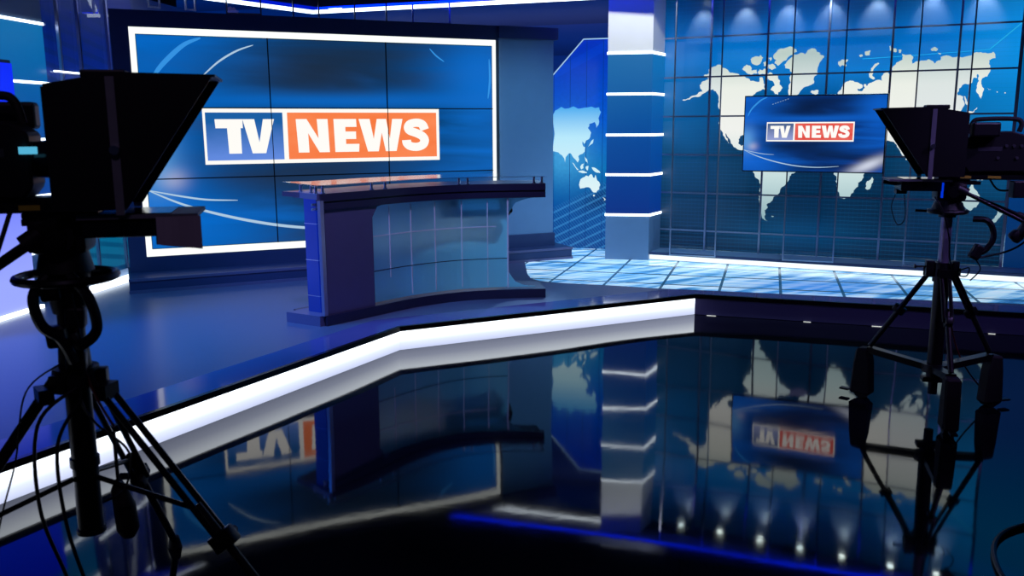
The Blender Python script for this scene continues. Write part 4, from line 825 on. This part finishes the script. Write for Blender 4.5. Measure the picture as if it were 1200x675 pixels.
for wx, wy in ((-.315, .307), (-.09, -.40), (.42, .10)):
    v = inv @ Vector((wx, wy, 0)); r_ = v.length; d = v/r_; a = math.atan2(v.y, v.x); n = Vector((-d.y, d.x, 0))
    b = MB(); p, q = d*.07+Vector((0, 0, .90)), d*(r_-.03)+Vector((0, 0, .36)); k = p.lerp(q, .5)
    for e in (-1, 1): b.tube([p+n*e*.022, k+n*e*.022], .012, 8)
    b.box(p, (.06, .08, .05), (0, 0, a)); b.box(k, (.04, .075, .05), (q-p).to_track_quat('Z', 'Y').to_euler(), bev=.006)
    o = b.build('leg', M['black_metal'], tr, True)
    MB().tube([p.lerp(q, .4), q], .017, 10).build('lower_leg', M['black'], o, True)
    b = MB(); b.bar(d*.06+Vector((0, 0, .29)), d*(r_-.02)+Vector((0, 0, .335)), .06, .04); b.build('dolly_arm', M['black_metal'], tr)
    b = MB(); c = d*r_
    b.prism([(-.065, .03), (.075, .03), (.06, .24), (.045, .34), (-.03, .345), (-.05, .25)], -.045, .045, 'Y')
    for vv in b.b.verts: vv.co = Vector((c.x, c.y, 0))+d*vv.co.x+n*vv.co.y+Vector((0, 0, vv.co.z))
    o = b.build('wheel_cover', M['rubber'], tr); o.modifiers.new('bev', 'BEVEL').width = .012
    b = MB(); b.tube([c+n*.03+Vector((0, 0, .055)), c-n*.03+Vector((0, 0, .055))], .0545, 20); b.build('wheel', M['black'], o, True)
    b = MB(); b.bx(-.03, .03, -.02, .02, 0, .012)
    for vv in b.b.verts: vv.co = Vector((c.x, c.y, 0))+d*(vv.co.x+.12)+n*vv.co.y+Vector((0, 0, vv.co.z+.03))
    b.build('brake_pedal', M['black_metal'], o)
pan_bar(tr, (-.04, .1, zr-.09), (-.60, .18, 1.12))
pan_bar(tr, (-.04, -.1, zr-.09), (-.55, -.2, 1.2))
make_camera('studio_camera', 'dark studio camera body on the right-hand tripod with red tally light', (RX, RY, zr), rz_)
make_prompter('black teleprompter hood of the right-hand camera in front of the wall monitor', (RX+.035, RY-.008, zr-.02), rz_)
c = Vector((RX, RY, zr)); ax = Vector((math.cos(rz_), math.sin(rz_), 0)); ay = Vector((-math.sin(rz_), math.cos(rz_), 0))
o = tag(MB().box((0, 0, 0), (.008, .03, .09), (0, 0, rz_)).build('side_indicator', M['blue_led_dim']), 'upright blue light bar under the right-hand camera hood', 'indicator'); o.location = Lp(.065, .12, -.09)
# remote controls clamped to the pan bar, and its cables (ay points towards the viewer here)
b = MB(); b.box(Lp(-.40, .17, -.31), (.09, .08, .10), (.3, .4, 0), bev=.02); b.box(Lp(-.34, .17, -.35), (.07, .06, .06), (.1, .8, 0), bev=.015); b.tube([Lp(-.42, .17, -.27), Lp(-.45, .17, -.2)], .014, 8)
tag(b.build('zoom_control', M['black'], None, True), 'dark zoom control clamped on the pan bar of the right-hand camera', 'remote control')
b = MB(); b.bx(-.05, .05, -.03, .03, -.05, .05, bev=.008); o = tag(b.build('intercom_box', M['black']), 'small dark box hanging under the right-hand camera body', 'box'); o.location = Lp(-.36, .08, -.082)
cable([Lp(-.12, .1, -.26), Lp(-.2, .12, -.27), Lp(-.235, .12, -.36), Lp(-.2, .12, -.44), Lp(-.14, .12, -.47)], .018, 'thick black cable loop right of the right-hand tripod column')
b = MB(); b.box(Lp(-.15, .12, -.455), (.06, .05, .09), (0, .5, 0), bev=.012); tag(b.build('cable_connector', M['black']), 'dark connector block hanging at the end of the thick loop', 'connector')
cable([Lp(-.16, .12, -.49), Lp(-.28, .12, -.46), Lp(-.36, .13, -.42), Lp(-.42, .15, -.36)], .006, 'cable from the connector up to the zoom control')
cable([Lp(-.15, .12, -.5), Lp(-.18, .12, -.56), Lp(-.13, .12, -.63)], .004, 'short cable dangling below the connector block')
cable([Lp(.1, .1, -.13), Lp(.05, .12, -.22), Lp(-.0, .1, -.38), Lp(-.02, .06, -.5), Lp(-.05, .06, -.6)], .005, 'thin cable looping from the right-hand pan head down its column')
cable([Lp(.32, .1, -.12), Lp(.34, .12, -.2), Lp(.3, .12, -.3), Lp(.26, .12, -.26), Lp(.27, .1, -.12)], .003, 'thin cable loop hanging from the right-hand prompter tray')
cable([Lp(-.08, .06, -.58), Lp(-.13, .07, -.56), Lp(-.12, .07, -.61), Lp(-.07, .06, -.61)], .004, 'small cable ring beside the right-hand tripod hub')
cable([Lp(-.06, .0, -.7), Lp(-.1, -.1, -.95), Lp(-.2, -.2, -1.2), Lp(-.35, -.25, -1.4), Lp(-.5, -.3, -1.517)], .005, 'dark red cable hanging behind the right-hand tripod to the floor', 'red_cable')
cable([(3.3, 3.95, .012), (2.6, 3.78, .012), (2.18, 3.62, .012), (1.98, 3.3, .012), (1.95, 2.9, .012), (2.1, 2.5, .012)], .011, 'thick black cable lying on the glossy floor at the bottom right')
